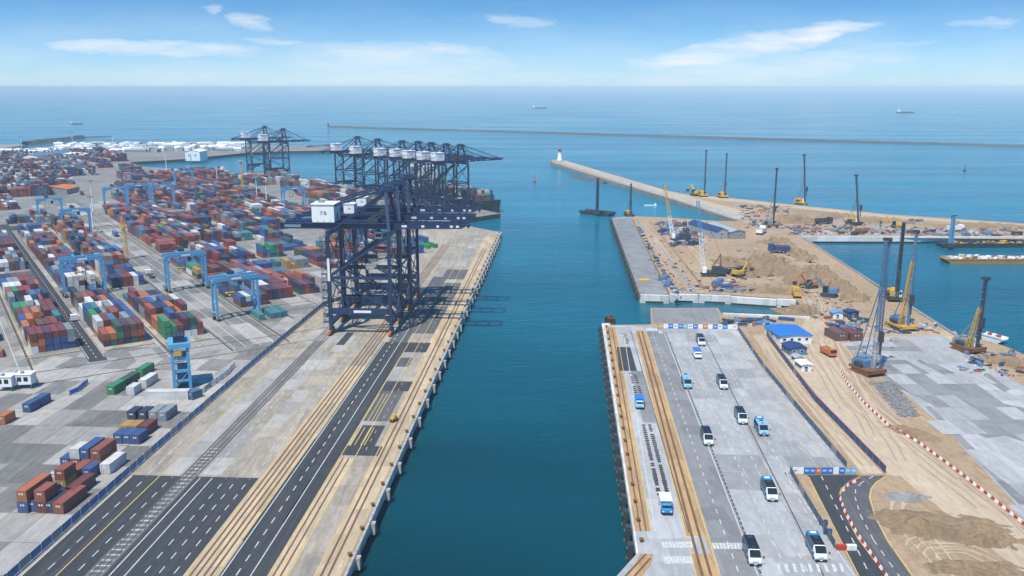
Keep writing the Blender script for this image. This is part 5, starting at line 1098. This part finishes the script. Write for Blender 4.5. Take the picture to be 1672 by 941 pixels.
# ================================================================== site buildings
def gable(label, cat, name, p0, p1, depth, hw_, hr, wallm, roofm, wins=3, door=True, group=None, ridge_along=True):
    """front wall from p0 to p1, running back `depth` metres; ridge parallel to the depth"""
    a, b_ = Vector(p0), Vector(p1); d = b_ - a; L = d.length; t = thing(name, label, cat, a, math.atan2(d.y, d.x), group)
    MB().add([(0, 0, 0), (L, 0, 0), (L, 0, hw_), (L / 2, 0, hr - .06), (0, 0, hw_), (0, depth, 0), (L, depth, 0), (L, depth, hw_), (L / 2, depth, hr - .06), (0, depth, hw_)], [(0, 1, 2, 3, 4), (9, 8, 7, 6, 5), (0, 4, 9, 5), (1, 6, 7, 2)]).build('wall', wallm, t)
    ov = .35; mb = MB()
    for s in (0, 1):
        e = -ov if s == 0 else L + ov; ze = hw_ - (hr - hw_) * ov / (L / 2)
        q_ = [(e, -ov, ze), (L / 2, -ov, hr), (L / 2, depth + ov, hr), (e, depth + ov, ze)]; q2 = [(x, y, z + .12) for x, y, z in q_]
        mb.add(q_ + q2, [(0, 1, 2, 3), (4, 7, 6, 5), (0, 4, 5, 1), (1, 5, 6, 2), (2, 6, 7, 3), (3, 7, 4, 0)])
        for k in range(int(depth / 1.2)):
            y = k * 1.2 + .3; mb.beam((e, y, ze + .14), (L / 2, y, hr + .14), .07, .05)
    mb.build('roof', roofm, t)
    for k in range(wins):
        x = L * (k + .6) / (wins + .3); f_ = MB().b(x - .55, x + .55, -.06, .0, hw_ * .42, hw_ * .78).build('window', 'white_paint', t); MB().b(x - .45, x + .45, -.085, -.06, hw_ * .46, hw_ * .74).build('pane', 'glass', f_)
    for k in range(3):
        y = depth * (k + .5) / 3; f_ = MB().b(-.06, 0, y - .5, y + .5, hw_ * .42, hw_ * .78).build('window', 'white_paint', t); MB().b(-.085, -.06, y - .4, y + .4, hw_ * .46, hw_ * .74).build('pane', 'glass', f_)
    if door: MB().b(L * .34, L * .34 + .9, -.05, 0, .05, hw_ * .74).build('door', 'grey_steel', t)
    return t
gable('white site office with a bright blue gabled roof behind the dark fence', 'site office', 'site_office', at(1273, 563), at(1325, 561.5), 13, 2.7, 3.15, 'white_paint', 'bright_blue', 4)
gable('dark blue roofed site cabin just in front of the white site office', 'cabin', 'site_cabin', at(1289, 581), at(1317, 580), 6, 2.2, 2.8, 'fence_blue', 'dark_blue', 2)
gable('small all white cabin nearest the camera of the site cabins', 'cabin', 'site_cabin', at(1308, 607.5), at(1325, 607), 4.5, 2.1, 2.35, 'white_paint', 'white_paint', 1)
gable('small pale cabin wedged between the dark blue cabin and the white one', 'cabin', 'site_cabin', at(1299, 594), at(1312, 593.5), 3, 1.8, 2.2, 'white_paint', 'roof_grey', 1)
gable('long dark blue roofed shed on the unfinished berth', 'shed', 'storage_shed', at(1170, 391), at(1188, 390), 32, 4.4, 6, 'roof_grey', 'dark_blue', 1)
gable('grey roofed shed beside the dark blue shed on the unfinished berth', 'shed', 'storage_shed', at(1192, 391), at(1217, 390), 30, 3.8, 5, 'grey_steel', 'roof_grey', 2)
gable('small blue roofed hut left of the lattice rigs on the sand', 'hut', 'site_hut', at(1360, 521), at(1376, 521), 3.5, 2.2, 2.7, 'white_paint', 'sky_blue', 1)
gable('low dark blue hut right of the blue roofed hut', 'hut', 'site_hut', at(1385, 520), at(1402, 519), 3.5, 2.2, 2.5, 'dark_blue', 'dark_blue', 1)
gable('orange roofed long shed at the left among far container stacks', 'shed', 'storage_shed', at(60, 318), at(110, 318), 20, 4, 6, 'grey_steel', 'orange', 3)
gable('large white hall with dark roof at the far left behind the container field', 'warehouse', 'warehouse', at(38, 268), at(62, 268), 70, 8, 10, 'white_paint', 'mast_blue', 2)
gable('long white low warehouse right of the large white hall', 'warehouse', 'warehouse', at(72, 262), at(140, 261), 30, 5, 7, 'white_paint', 'white_paint', 4)
gable('white hall standing on the dock left of the distant crane pair', 'warehouse', 'warehouse', at(303, 263), at(327, 263), 25, 10, 12, 'white_paint', 'white_paint', 2)
paint('leg_green', (.03, .16, .07), .5)
# two white kiosks on legs at the left edge
for k, (p, lab) in enumerate((((-6, 640), 'left white kiosk on green legs at the left frame edge'), ((26, 636), 'right white kiosk on green legs at the left edge of the yard'))):
    t = thing('kiosk', lab, 'kiosk', at(*p), R(4)); MB().b(0, 4.2, 0, 3.4, 1.3, 4.0).b(-.15, 4.35, -.15, 3.55, 4.0, 4.15).build('cabin', 'white_paint', t); mb = MB()
    for x in (.2, 4):
        for y in (.2, 3.2): MB().b(x - .12, x + .12, y - .12, y + .12, 0, 1.3).build('leg', 'leg_green', t)
    for x in (.6, 2.3): MB().b(x, x + 1.1, -.05, 0, 2.2, 3.4).build('window', 'glass', t)
    MB().b(1.2, 2, .8, 1.6, 4.15, 4.7).build('roof_unit', 'grey_steel', t)
# ================================================================== earth heaps
def heap(label, cpx, rx, ry, hgt, rot, mat='soil', name='spoil_heap', seed=0, pk=1.0, cat='earth heap'):
    c0 = at(*cpx); n_ = 44; vs = []; fs = []; off = Vector((seed * 7.3, seed * 3.1, 0))
    for j in range(n_ + 1):
        for i in range(n_ + 1):
            u, v = i / n_ * 2 - 1, j / n_ * 2 - 1; r_ = math.sqrt(u * u + v * v)
            k = max(0, 1 - r_ * (1.12 + .45 * noise.noise(Vector((u * 1.7, v * 1.7, 0)) + off) + .30 * noise.fractal(Vector((u * 4, v * 4, 9)) + off, 1, 2, 4))); k = min(1, k * 1.9)
            z = hgt * k * (.42 + pk * .75 * abs(noise.noise(Vector((u * 2.3 * max(1, rx / ry) ** .5, v * 2.3, 1)) + off)) + .35 * noise.fractal(Vector((u * 5, v * 5, 3)) + off, 1, 2, 4))
            vs.append((u * rx, v * ry, max(-.05 if r_ > .96 else .0, z) - (.05 if k < .03 else 0)))
    for j in range(n_):
        for i in range(n_): a = j * (n_ + 1) + i; fs.append((a, a + 1, a + n_ + 2, a + n_ + 1))
    o = MB().add(vs, fs).build(name, mat, None, c0, True); o.rotation_euler = (0, 0, rot); return tag(o, label, cat)
for a_ in (('tallest brown earth heap in the middle of the sandy site', (1226, 444), 14, 13, 6.5, 0, 'soil', 1), ('brown earth heap farther back, touching the tallest heap', (1252, 431), 13, 11, 5.5, .4, 'soil', 2),
        ('small earth heap left of the tallest heap, near the big crawler crane', (1192, 430), 9, 8, 4.2, .2, 'soil', 18), ('brown earth heap right of the tallest heap', (1282, 446), 14, 12, 5.5, -.5, 'soil', 19), ('right end heap of the middle group of earth heaps', (1312, 462), 10, 11, 4.5, -.4, 'soil', 20),
        ('earth heap at the top of the ridge beside the basin wall', (1272, 399), 10, 8, 4.6, -1, 'soil', 3), ('long earth ridge along the basin wall, upper part', (1306, 418), 18, 6, 4.0, 1.6, 'soil', 4), ('long earth ridge along the basin wall, middle part', (1338, 446), 14, 6, 4.2, 1.6, 'soil', 21),
        ('long earth ridge along the basin wall, lower part', (1372, 470), 12, 6, 4.0, 1.6, 'soil', 5), ('small earth heap below the lower end of the basin ridge', (1398, 488), 7, 6, 3.2, 1.2, 'soil', 22), ('low flat sand heap near the channel head', (1262, 476), 14, 7, 2.4, -.2, 'soil', 6),
        ('steep sand bank at the closed end of the channel', (1306, 510), 8, 8, 3.2, .2, 'soil', 7), ('wide dark soil heap inside the lower right road bend', (1536, 860), 13, 6.5, 1.7, -.25, 'soil', 8), ('small soil heap at the right end of the dirt lot', (1605, 878), 7, 4, 1.6, -.3, 'soil', 9),
        ('rough dark soil patch at the bottom right corner', (1600, 932), 9, 4, 1.0, -.2, 'soil', 10), ('soil strip heap left of the paved slab by the haul road', (1490, 708), 7, 3.5, 1.2, -.9, 'soil', 11), ('brown earth bank along the right shore', (1655, 594), 13, 6, 2.2, -.75, 'soil', 12),
        ('soil heap on the spit beside the upright rig', (1300, 362), 19, 12, 5, 0, 'soil', 13), ('far earth heap right of the leaning rig', (1425, 362), 18, 9, 3.6, 0, 'soil', 14), ('low gravel heap inside the road bend', (1480, 812), 5, 2.6, .7, 0, 'rock', 15),
        ('long low earth bank on the seaward shore at far right', (1610, 371), 38, 7, 3.0, -.1, 'soil', 16), ('second earth heap left of the far leaning rig', (1362, 355), 15, 8, 3.2, 0, 'soil', 17)):
    heap(*a_[:6], a_[6], seed=a_[7])
# rubble and loose materials
rng = random.Random(5); mb = MB()
for k in range(900):
    u, v = rng.random(), rng.random(); x = 1424 + u * 30 + v * 48 + rng.uniform(-4, 4); y = 626 + v * 56 + u * -2; c0 = at(x, y); s = rng.uniform(.15, .5)
    mb.rb(c0, (rng.uniform(-1, 1), rng.uniform(-1, 1) + .01), s * 1.6, s, .0, s * .8)
o = mb.build('rubble', 'rock'); tag(o, 'spread of broken pale rubble between the haul road and the paved slab', 'rubble', None, 'stuff')
mb = MB(); cs = [(.012, .045, .15), (.02, .03, .05), (.25, .25, .26), (.10, .20, .36), (.30, .10, .05), (.5, .5, .5), (.08, .07, .06)]
cs2 = [(.30, .22, .16), (.36, .13, .08), (.22, .20, .19), (.42, .38, .34), (.10, .09, .09), (.30, .16, .12), (.06, .08, .12), (.5, .5, .5)]
def debris(px0, px1, py0, py1, n_, smin, smax, cols_=cs):
    for k in range(n_):
        t_ = rng.random(); c0 = at(px0 + (px1 - px0) * rng.random(), py0 + (py1 - py0) * t_); s = rng.uniform(smin, smax); mb.rb(c0, (rng.uniform(-1, 1), rng.uniform(-1, 1) + .01), s * rng.uniform(1, 3.4), s, 0, rng.uniform(.2, 1.1) * s, 0, rng.choice(cols_))
for args in ((1075, 1120, 364, 374, 60, .5, 2.0), (1080, 1135, 374, 384, 60, .5, 1.8), (1096, 1150, 388, 402, 90, .5, 2.0), (1165, 1205, 458, 478, 60, .4, 1.2), (1095, 1230, 468, 477, 70, .3, .9), (1180, 1260, 520, 533, 70, .4, 1.3), (1350, 1420, 520, 540, 60, .4, 1.4), (1430, 1530, 530, 545, 60, .4, 1.2), (1210, 1290, 352, 374, 130, .3, 1.3, cs2), (1290, 1480, 368, 384, 260, .3, 1.4, cs2), (1480, 1672, 372, 388, 240, .3, 1.4, cs2), (1200, 1290, 336, 350, 90, .4, 1.6, cs2), (1380, 1520, 358, 368, 70, .4, 1.6, cs2), (1490, 1672, 376, 386, 25, .8, 2.4), (1300, 1470, 374, 384, 25, .8, 2.4), (1180, 1320, 405, 475, 130, .25, .8, cs2), (1060, 1160, 372, 476, 130, .25, .8, cs2), (1320, 1400, 480, 520, 70, .25, .8, cs2), (1400, 1470, 555, 585, 30, .25, .8), (1570, 1672, 575, 615, 90, .3, 1.2)): debris(*args)
for k in range(26): debris(1040 + k * 2.6, 1044 + k * 2.6, 370 + k * 4.6, 373 + k * 4.6, 4, .4, 1.1)
o = mb.build('construction_debris', 'container_mass'); tag(o, 'scattered pipes, planks, crates and scrap lying over the construction site', 'site debris', None, 'stuff')
# stacks of materials that read as things
pm_ = MB(); [pm_.tube((-3, (k % 4) * .6 - .9 + .3 * (k // 4), .3 + .52 * (k // 4)), (3, (k % 4) * .6 - .9 + .3 * (k // 4), .3 + .52 * (k // 4)), .29, 8) for k in range(7)]
pmm = {c: pm_.mesh('pipe_stack', [c]) for c in ('dark_blue', 'mast_blue')}
for i, (p, c) in enumerate((((1084, 379), 'dark_blue'), ((1104, 385), 'mast_blue'), ((1116, 395), 'dark_blue'), ((1096, 371), 'mast_blue'), ((1128, 389), 'mast_blue'), ((1172, 462), 'mast_blue'), ((1182, 470), 'dark_blue'), ((1084, 456), 'mast_blue'), ((1089, 466), 'mast_blue'), ((1218, 527), 'dark_blue'), ((1232, 524), 'dark_blue'), ((1244, 529), 'mast_blue'), ((1284, 523), 'dark_blue'), ((1378, 538), 'mast_blue'))):
    o = link('pipe_stack', pmm[c], None, at(*p)); o.rotation_euler = (0, 0, random.uniform(0, 3)); o.scale = (1.3 if i < 9 else .9,) * 3
    tag(o, ('dark blue' if c == 'dark_blue' else 'blue grey') + ' stack of pipes lying on the construction ground', 'pipe stack', ('dark blue' if c == 'dark_blue' else 'blue grey') + ' pipe stacks')
for p, lab in (((1345, 857), 'upper small blue drum bundle beside the mesh fence'), ((1352, 872), 'lower small blue drum bundle beside the mesh fence')):
    o = MB().tube((-.5, 0, 0), (-.5, 0, .8), .4, 10).tube((.4, .2, 0), (.4, .2, .8), .4, 10).tube((0, -.6, 0), (0, -.6, .8), .4, 10).build('drum_bundle', 'dark_blue', None, at(*p)); tag(o, lab, 'drums')
t = thing('digger_bucket_machine', 'small yellow machine standing among dark patches on the west quay', 'roller', Q(rr(515), qq(690), .04), R(60), None, .75); t.name = 'road_roller'
MB().tube((-.9, -.7, .55), (-.9, .7, .55), .55, 14).tube((1.0, -.7, .55), (1.0, .7, .55), .55, 14).build('drum', 'dark_steel', t); MB().b(-1.1, 1.2, -.6, .6, .7, 1.5).b(-.3, .6, -.6, .6, 1.5, 2.3).build('body', 'yellow', t)
t = thing('steel_plate', 'flat yellow steel plate on the grey strip of the unfinished berth', 'steel plate', at(1052, 458)); MB().b(-2.2, 2.2, -1.5, 1.5, .03, .5).build('plate', 'yellow', t)

# ================================================================== lighthouse, buoys, ships, breakwaters
def lighthouse(label, loc, hgt, s=1.0, m='white_paint'):
    t = thing('lighthouse', label, 'lighthouse', loc, 0, None, s)
    MB().tube((0, 0, 0), (0, 0, 1.2), 4.2, 12).build('base', 'wall_concrete', t); MB().tube((0, 0, 1.2), (0, 0, hgt * .72), 2.9, 16, 0, 1.7).build('tower', m, t)
    g_ = MB().tube((0, 0, hgt * .72), (0, 0, hgt * .75), 2.5, 16)
    for k in range(10): a = k * math.pi / 5; g_.beam((2.4 * math.cos(a), 2.4 * math.sin(a), hgt * .75), (2.4 * math.cos(a), 2.4 * math.sin(a), hgt * .82), .1, .1)
    g_.build('gallery', 'red', t); ln = MB().tube((0, 0, hgt * .75), (0, 0, hgt * .89), 1.3, 12).build('lantern', 'glass', t); MB().tube((0, 0, hgt * .89), (0, 0, hgt), 1.6, 12, 0, .1).build('dome', 'red', t)
    return t
lighthouse('white lighthouse with red top at the tip of the long pier', at(914, 263.5), 15)
lighthouse('grey beacon tower on the tip of the distant breakwater', at(536, 207.5), 11, .8, 'dark_steel')
def strip_rock(name, label, p0, p1, w0, hgt, seed, z=WZ):
    a, b_ = at(*p0, z), at(*p1, z); d = b_ - a; L = d.length; d.normalize(); n_ = Vector((-d.y, d.x, 0)); k = max(8, int(L / (w0 * 1.1))); rg_ = random.Random(seed); vs = []; fs = []
    for i in range(k + 1):
        c0 = a + d * (L * i / k)
        for off, zz_ in ((-1, -3), (-.72, .3), (-.3, hgt), (.3, hgt), (.72, .3), (1, -3)):
            p = c0 + n_ * (off * w0 * rg_.uniform(.85, 1.15)); vs.append((p.x, p.y, z + zz_ * rg_.uniform(.8, 1.2)))
    for i in range(k):
        for j in range(5): q_ = i * 6 + j; fs.append((q_, q_ + 1, q_ + 7, q_ + 6))
    o = MB().add(vs, fs).build(name, 'dark_rock'); tag(o, label, 'breakwater'); return o
strip_rock('breakwater', 'very long thin dark rock breakwater crossing the open sea', (536, 207.5), (1750, 242), 6, 2.4, 1)
strip_rock('breakwater', 'dark rock breakwater off the far left shore', (40, 237), (134, 226), 9, 5, 2); strip_rock('breakwater', 'faint low reef line right of the far left breakwater', (140, 224.5), (183, 223), 5, 1.2, 3)
strip_rock('breakwater', 'short dark submerged rock bar beside the long pier', (938, 289), (992, 299), 7, 1.0, 4)
strip_rock('breakwater', 'dark rock mole at the end of the far dock', (503, 244), (545, 240), 12, 4, 5)
def buoy(label, p, hgt, m):
    t = thing('buoy', label, 'buoy', at(*p, WZ)); MB().tube((0, 0, -.6), (0, 0, .9), 1.5, 14).build('float', m, t); mb = MB()
    for k in range(4): a = k * math.pi / 2 + .4; mb.beam((1.1 * math.cos(a), 1.1 * math.sin(a), .9), (.35 * math.cos(a), .35 * math.sin(a), hgt * .75), .14, .14)
    mb.build('frame', m, t); MB().tube((0, 0, hgt * .75), (0, 0, hgt * .8), .7, 10).tube((0, 0, hgt * .8), (0, 0, hgt), .4, 10, 0, .1).build('top_mark', m, t)
buoy('red navigation buoy left of the lighthouse pier', (873, 297), 6.5, 'red'); buoy('dark buoy alone on the sea at the right', (1575, 279), 6.5, 'dark_steel')
def freighter(label, p, L, rz, hullm, s=1.0):
    t = thing('cargo_ship', label, 'ship', at(*p, WZ), rz); h = L / 2; w_ = L * .075
    mb = MB(); sec = lambda x, k, b_: [(x, -w_ * k * .8, b_), (x, -w_ * k, L * .055), (x, w_ * k, L * .055), (x, w_ * k * .8, b_)]
    loft(mb, [sec(-h, .8, -1), sec(-h * .8, 1, -1), sec(h * .6, 1, -1), sec(h * .88, .6, -1), sec(h, .08, 0)]); mb.build('hull', hullm, t)
    MB().b(-h * .9, -h * .62, -w_ * .8, w_ * .8, L * .055, L * .16).b(-h * .84, -h * .72, -w_ * .3, w_ * .3, L * .16, L * .21).build('superstructure', 'white_paint', t); mb = MB()
    for x in (-.2, .25): mb.beam((h * x, 0, L * .055), (h * x, 0, L * .15), L * .008, L * .008)
    mb.build('mast', 'grey_steel', t); return t
freighter('small distant ship on the sea above the left shore', (125, 203), 28, R(5), 'hull'); freighter('tiny freighter near the horizon at centre', (880, 177), 55, R(2), 'hull')
freighter('dark freighter near the horizon at right, left of the speck boat', (1478, 184.5), 60, R(6), 'hull'); freighter('tiny white boat near the horizon, farthest right', (1555, 184), 24, R(60), 'white_paint')
freighter('small white boat in the lagoon beside the pier', (1062, 336), 9, R(170), 'white_paint')
def barge(label, p0, p1, W, hullm, load=None, dk=1.8):
    a, b_ = at(*p0, WZ), at(*p1, WZ); d = b_ - a; L = d.length; t = thing('barge', label, 'barge', (a + b_) / 2, math.atan2(d.y, d.x)); h = L / 2
    mb = MB(); loft(mb, [[(-h, -W / 2, dk), (-h, W / 2, dk), (-h, W / 2, dk - .4), (-h, -W / 2, dk - .4)], [(-h + 3, -W / 2, dk), (-h + 3, W / 2, dk), (-h + 3, W / 2, -1.5), (-h + 3, -W / 2, -1.5)], [(h - 3, -W / 2, dk), (h - 3, W / 2, dk), (h - 3, W / 2, -1.5), (h - 3, -W / 2, -1.5)], [(h, -W / 2, dk), (h, W / 2, dk), (h, W / 2, dk - .4), (h, -W / 2, dk - .4)]])
    for s in (-1, 1): mb.b(-h, h, s * W / 2 - .15, s * W / 2 + .15, dk, dk + .5)
    mb.build('hull', hullm, t); rg_ = random.Random(int(L * 10)); mb = MB()
    for k in range(int(L * 1.6)):
        x = rg_.uniform(-h + 2.5, h - 2.5); y = rg_.uniform(-W / 2 + 1, W / 2 - 1); s = rg_.uniform(.5, 1.6); mb.rb((x, y), (rg_.uniform(-1, 1), .4), s * 1.8, s, dk, dk + s * rg_.uniform(.4, .9), rg_.randrange(3))
    if int(L * 1.6) > 75: mb.build('deck_load', load or ['dark_steel', 'rust', 'white_paint'], t)
    else:
        for k in range(3): MB().b(-h * .5 + k * h * .4, -h * .5 + k * h * .4 + 1, -W * .2, W * .2, dk, dk + .9).build('crate', (load or ['rust'])[k % 2 if load else 0], t)
    return t
barge('long rusty yellow barge with pale rubble in the right basin', (1540, 428), (1730, 428), 9, 'hull_rust', ['white_paint', 'wall_concrete', 'rust'])
barge('dark work barge moored at the far wall of the right basin', (1533, 403), (1740, 402), 9, 'hull', ['dark_steel', 'hull_rust', 'yellow'])
barge('dark work barge at the corner of the unfinished berth', (951, 348), (1000, 353), 9, 'hull')
barge('white pontoon at the right shore behind the black masted rig', (1604, 553), (1640, 563), 3.2, 'white_paint', ['red', 'white_paint', 'rust'])
barge('tiny red work raft at the far left corner of the east quay', (990, 528), (1002, 527.5), 2.5, 'rust', ['rust', 'red', 'white_paint'])
for p, hgt, lab, m_ in (((975, 349), 23, 'slim dark piling tower standing on the barge at the berth corner', 'mast_navy'), ((1552, 403), 16, 'light blue spud tower standing on the dark barge in the basin', 'sky_blue')):
    o = at(*p, WZ + 1.8); t = thing('piling_tower', lab, 'tower', o); MB().lattice((0, 0, 0), (0, 0, hgt), 1.8, int(hgt / 1.6), .34, 0, 1.2).tube((0, 0, 0), (0, 0, hgt * .95), .45, 8).build('mast', m_, t); MB().b(-1.6, 1.6, -1.4, 1.4, 0, 1.8).build('base', 'dark_steel', t); MB().beam((-1.2, 0, hgt), (1.4, 0, hgt + .3), .5, .6).build('mast_head', 'dark_steel', t)
# container ship at the far berth
bow = Y(500, 321, WZ); t = thing('container_ship', 'dark hulled container ship loaded with red boxes, bow towards the open water', 'ship', bow, AX + math.pi); Ls, Ws = 118, 9.5
mb = MB(); sec = lambda x, k, kb, zt: [(x, -Ws * kb, -3), (x, -Ws * k, zt), (x, Ws * k, zt), (x, Ws * kb, -3)]
loft(mb, [sec(-Ls, .85, .6, 7), sec(-Ls + 8, 1, .9, 6.5), sec(-26, 1, .95, 6.5), sec(-14, .92, .62, 7.2), sec(-6, .66, .28, 8.2), sec(0, .12, .03, 9)]); mb.build('hull', 'hull', t)
MB().b(-Ls + 1, -4, -Ws * .97, -Ws * .93, 6.6, 7.2).b(-9, -7.5, -.4, .4, 7, 15).build('bulwark', 'mast_navy', t); sp = MB().b(-Ls + 8, -Ls + 18, -Ws * .9, Ws * .9, 6.5, 24).b(-Ls + 9, -Ls + 16, -Ws * 1.05, Ws * 1.05, 24, 27).build('superstructure', 'white_paint', t)
mb = MB(); rg_ = random.Random(3)
for i in range(9):
    for j in range(8):
        for k in range(rg_.choice((2, 3, 3)) if i else 2):
            if abs(j - 3.5) > 3 and i == 0: continue
            c = PAL[rg_.choice(('dark red', 'brick red', 'maroon', 'blue', 'green', 'dark red', 'white', 'teal'))]; x = -24 - i * 10.2; mb.b(x, x + 9.8, -8.2 + j * 2.07, -6.25 + j * 2.07, 6.8 + k * 2.06, 8.8 + k * 2.06, 0, c)
o = mb.build('deck_container_mass', 'container_mass'); o.location = bow; o.rotation_euler = (0, 0, AX + math.pi); tag(o, 'red, blue and green containers stacked on the deck of the container ship', 'containers', None, 'stuff')
# light masts
def mast(label, p, hgt, m, lat=False, grp=None):
    t = thing('light_mast', label, 'light mast', at(*p), 0, grp); mb = MB()
    if lat: mb.lattice((0, 0, 0), (0, 0, hgt), 1.35, int(hgt / 1.5), .15, 0, .9).tube((0, 0, hgt), (0, 0, hgt + 2), .1, 6)
    else: mb.tube((0, 0, 0), (0, 0, hgt), .38, 8, 0, .22)
    mb.build('pole', m, t); mb = MB()
    for k in range(6): a = k * math.pi / 3; mb.b(1.3 * math.cos(a) - .35, 1.3 * math.cos(a) + .35, 1.3 * math.sin(a) - .3, 1.3 * math.sin(a) + .3, hgt - .3, hgt + .5)
    mb.tube((0, 0, hgt - .35), (0, 0, hgt - .15), 1.6, 10); mb.build('lamp_ring', 'grey_steel' if not lat else m, t); MB().b(-.9, .9, -.9, .9, 0, .8).build('base', 'yellow' if lat else 'wall_concrete', t); return t
mast('yellow lattice mast in the lane behind the gantry crane', (207, 424), 16, 'yellow', True); mast('tall yellow lattice mast right of the far stacks', (397, 320), 26, 'yellow', True)
for p, hgt in (((120, 248), 24), ((185, 243), 20), ((272, 278), 20), ((420, 330), 18), ((436, 340), 18), ((355, 300), 18), ((152, 345), 20), ((36, 246), 18), ((560, 420), 16), ((152, 372), 18)): mast('slim white light mast rising over the container yard', p, hgt, 'white_paint', False, 'white light masts')
# far shore town: white sheds and tanks
rng = random.Random(21); shed_m, grey_m = [], []
for k in range(4):
    L, W_, h_ = ((22, 12, 6), (34, 14, 7), (14, 11, 8), (46, 16, 6))[k]
    mb = MB().add([(-L / 2, -W_ / 2, 0), (L / 2, -W_ / 2, 0), (L / 2, W_ / 2, 0), (-L / 2, W_ / 2, 0), (-L / 2, -W_ / 2, h_), (L / 2, -W_ / 2, h_), (L / 2, W_ / 2, h_), (-L / 2, W_ / 2, h_), (-L / 2, 0, h_ * 1.35), (L / 2, 0, h_ * 1.35)], [(0, 1, 5, 4), (2, 3, 7, 6), (0, 4, 8, 7, 3), (1, 2, 6, 9, 5), (4, 5, 9, 8), (8, 9, 6, 7)])
    for q_ in range(int(L / 5)): mb.b(-L / 2 + 1 + q_ * 5, -L / 2 + 3.4 + q_ * 5, -W_ / 2 - .05, -W_ / 2 + .0, 1, h_ * .65, 1)
    shed_m.append(mb.mesh('shed', ['white_paint', 'mast_blue'])); grey_m.append(mb.mesh('shed', ['roof_grey', 'dark_steel']))
tank_m = MB().tube((0, 0, 0), (0, 0, 7), 8, 18).tube((0, 0, 7), (0, 0, 8.4), 8, 18, 0, .6).mesh('tank', ['white_paint'])
for k in range(215):
    u = rng.random(); x = 95 + u * 305 if k < 165 else 0 + rng.random() * 95; y = (236.8 + rng.random() ** 1.1 * 13) if k < 165 else 247.5 + rng.random() * 10
    if k < 165 and y > 248.5 - (x - 250) * .006 and x > 210: continue
    if rng.random() < .22: o = link('storage_tank', tank_m, None, at(x, y)); o.scale = (.6,) * 3; tag(o, 'white storage tank in the far shore settlement', 'tank', 'white tanks on the far shore')
    else:
        gy = rng.random() < .6; o = link('shore_shed', rng.choice(grey_m if gy else shed_m), None, at(x, y)); o.scale = (.55,) * 3; o.rotation_euler = (0, 0, R(8) + rng.choice((0, 0, 1.57)) + rng.uniform(-.1, .1)); c_ = 'grey' if gy else 'white'; tag(o, c_ + ' shed in the far shore settlement', 'shed', c_ + ' sheds on the far shore')
# yard trucks
def yard_truck(label, p, rz, c): 
    t = thing('yard_truck', label, 'truck', at(*p), rz); MB().b(3.6, 5.4, -1, 1, .5, 2.4).build('cab', 'white_paint', t); MB().b(-5, 3.6, -.5, .5, .6, .9).build('chassis', 'dark_steel', t)
    if c: o = MB().b(-5, 3.2, -1, 1, .92, 2.9).build('box_body', 'mast_blue' if c == 'b' else 'rust', t)
    wheels(t, (-4, -3, 3.9), 1.0, .42)
for i, (p, rz, c, lab) in enumerate((((188, 385), AX, 'b', 'yard truck with blue box on the central road beyond the gantry crane'), ((246, 452), AX, None, 'empty yard truck chassis in the lane left of the gantry crane'), ((133, 318), AX, 'r', 'far yard truck with rusty box on the central road'), ((62, 415), AX, 'b', 'yard truck with blue box on the dark yard road'), ((118, 520), AX + math.pi, None, 'empty yard truck chassis on the dark road between stacks'))): yard_truck(lab, p, rz, c)
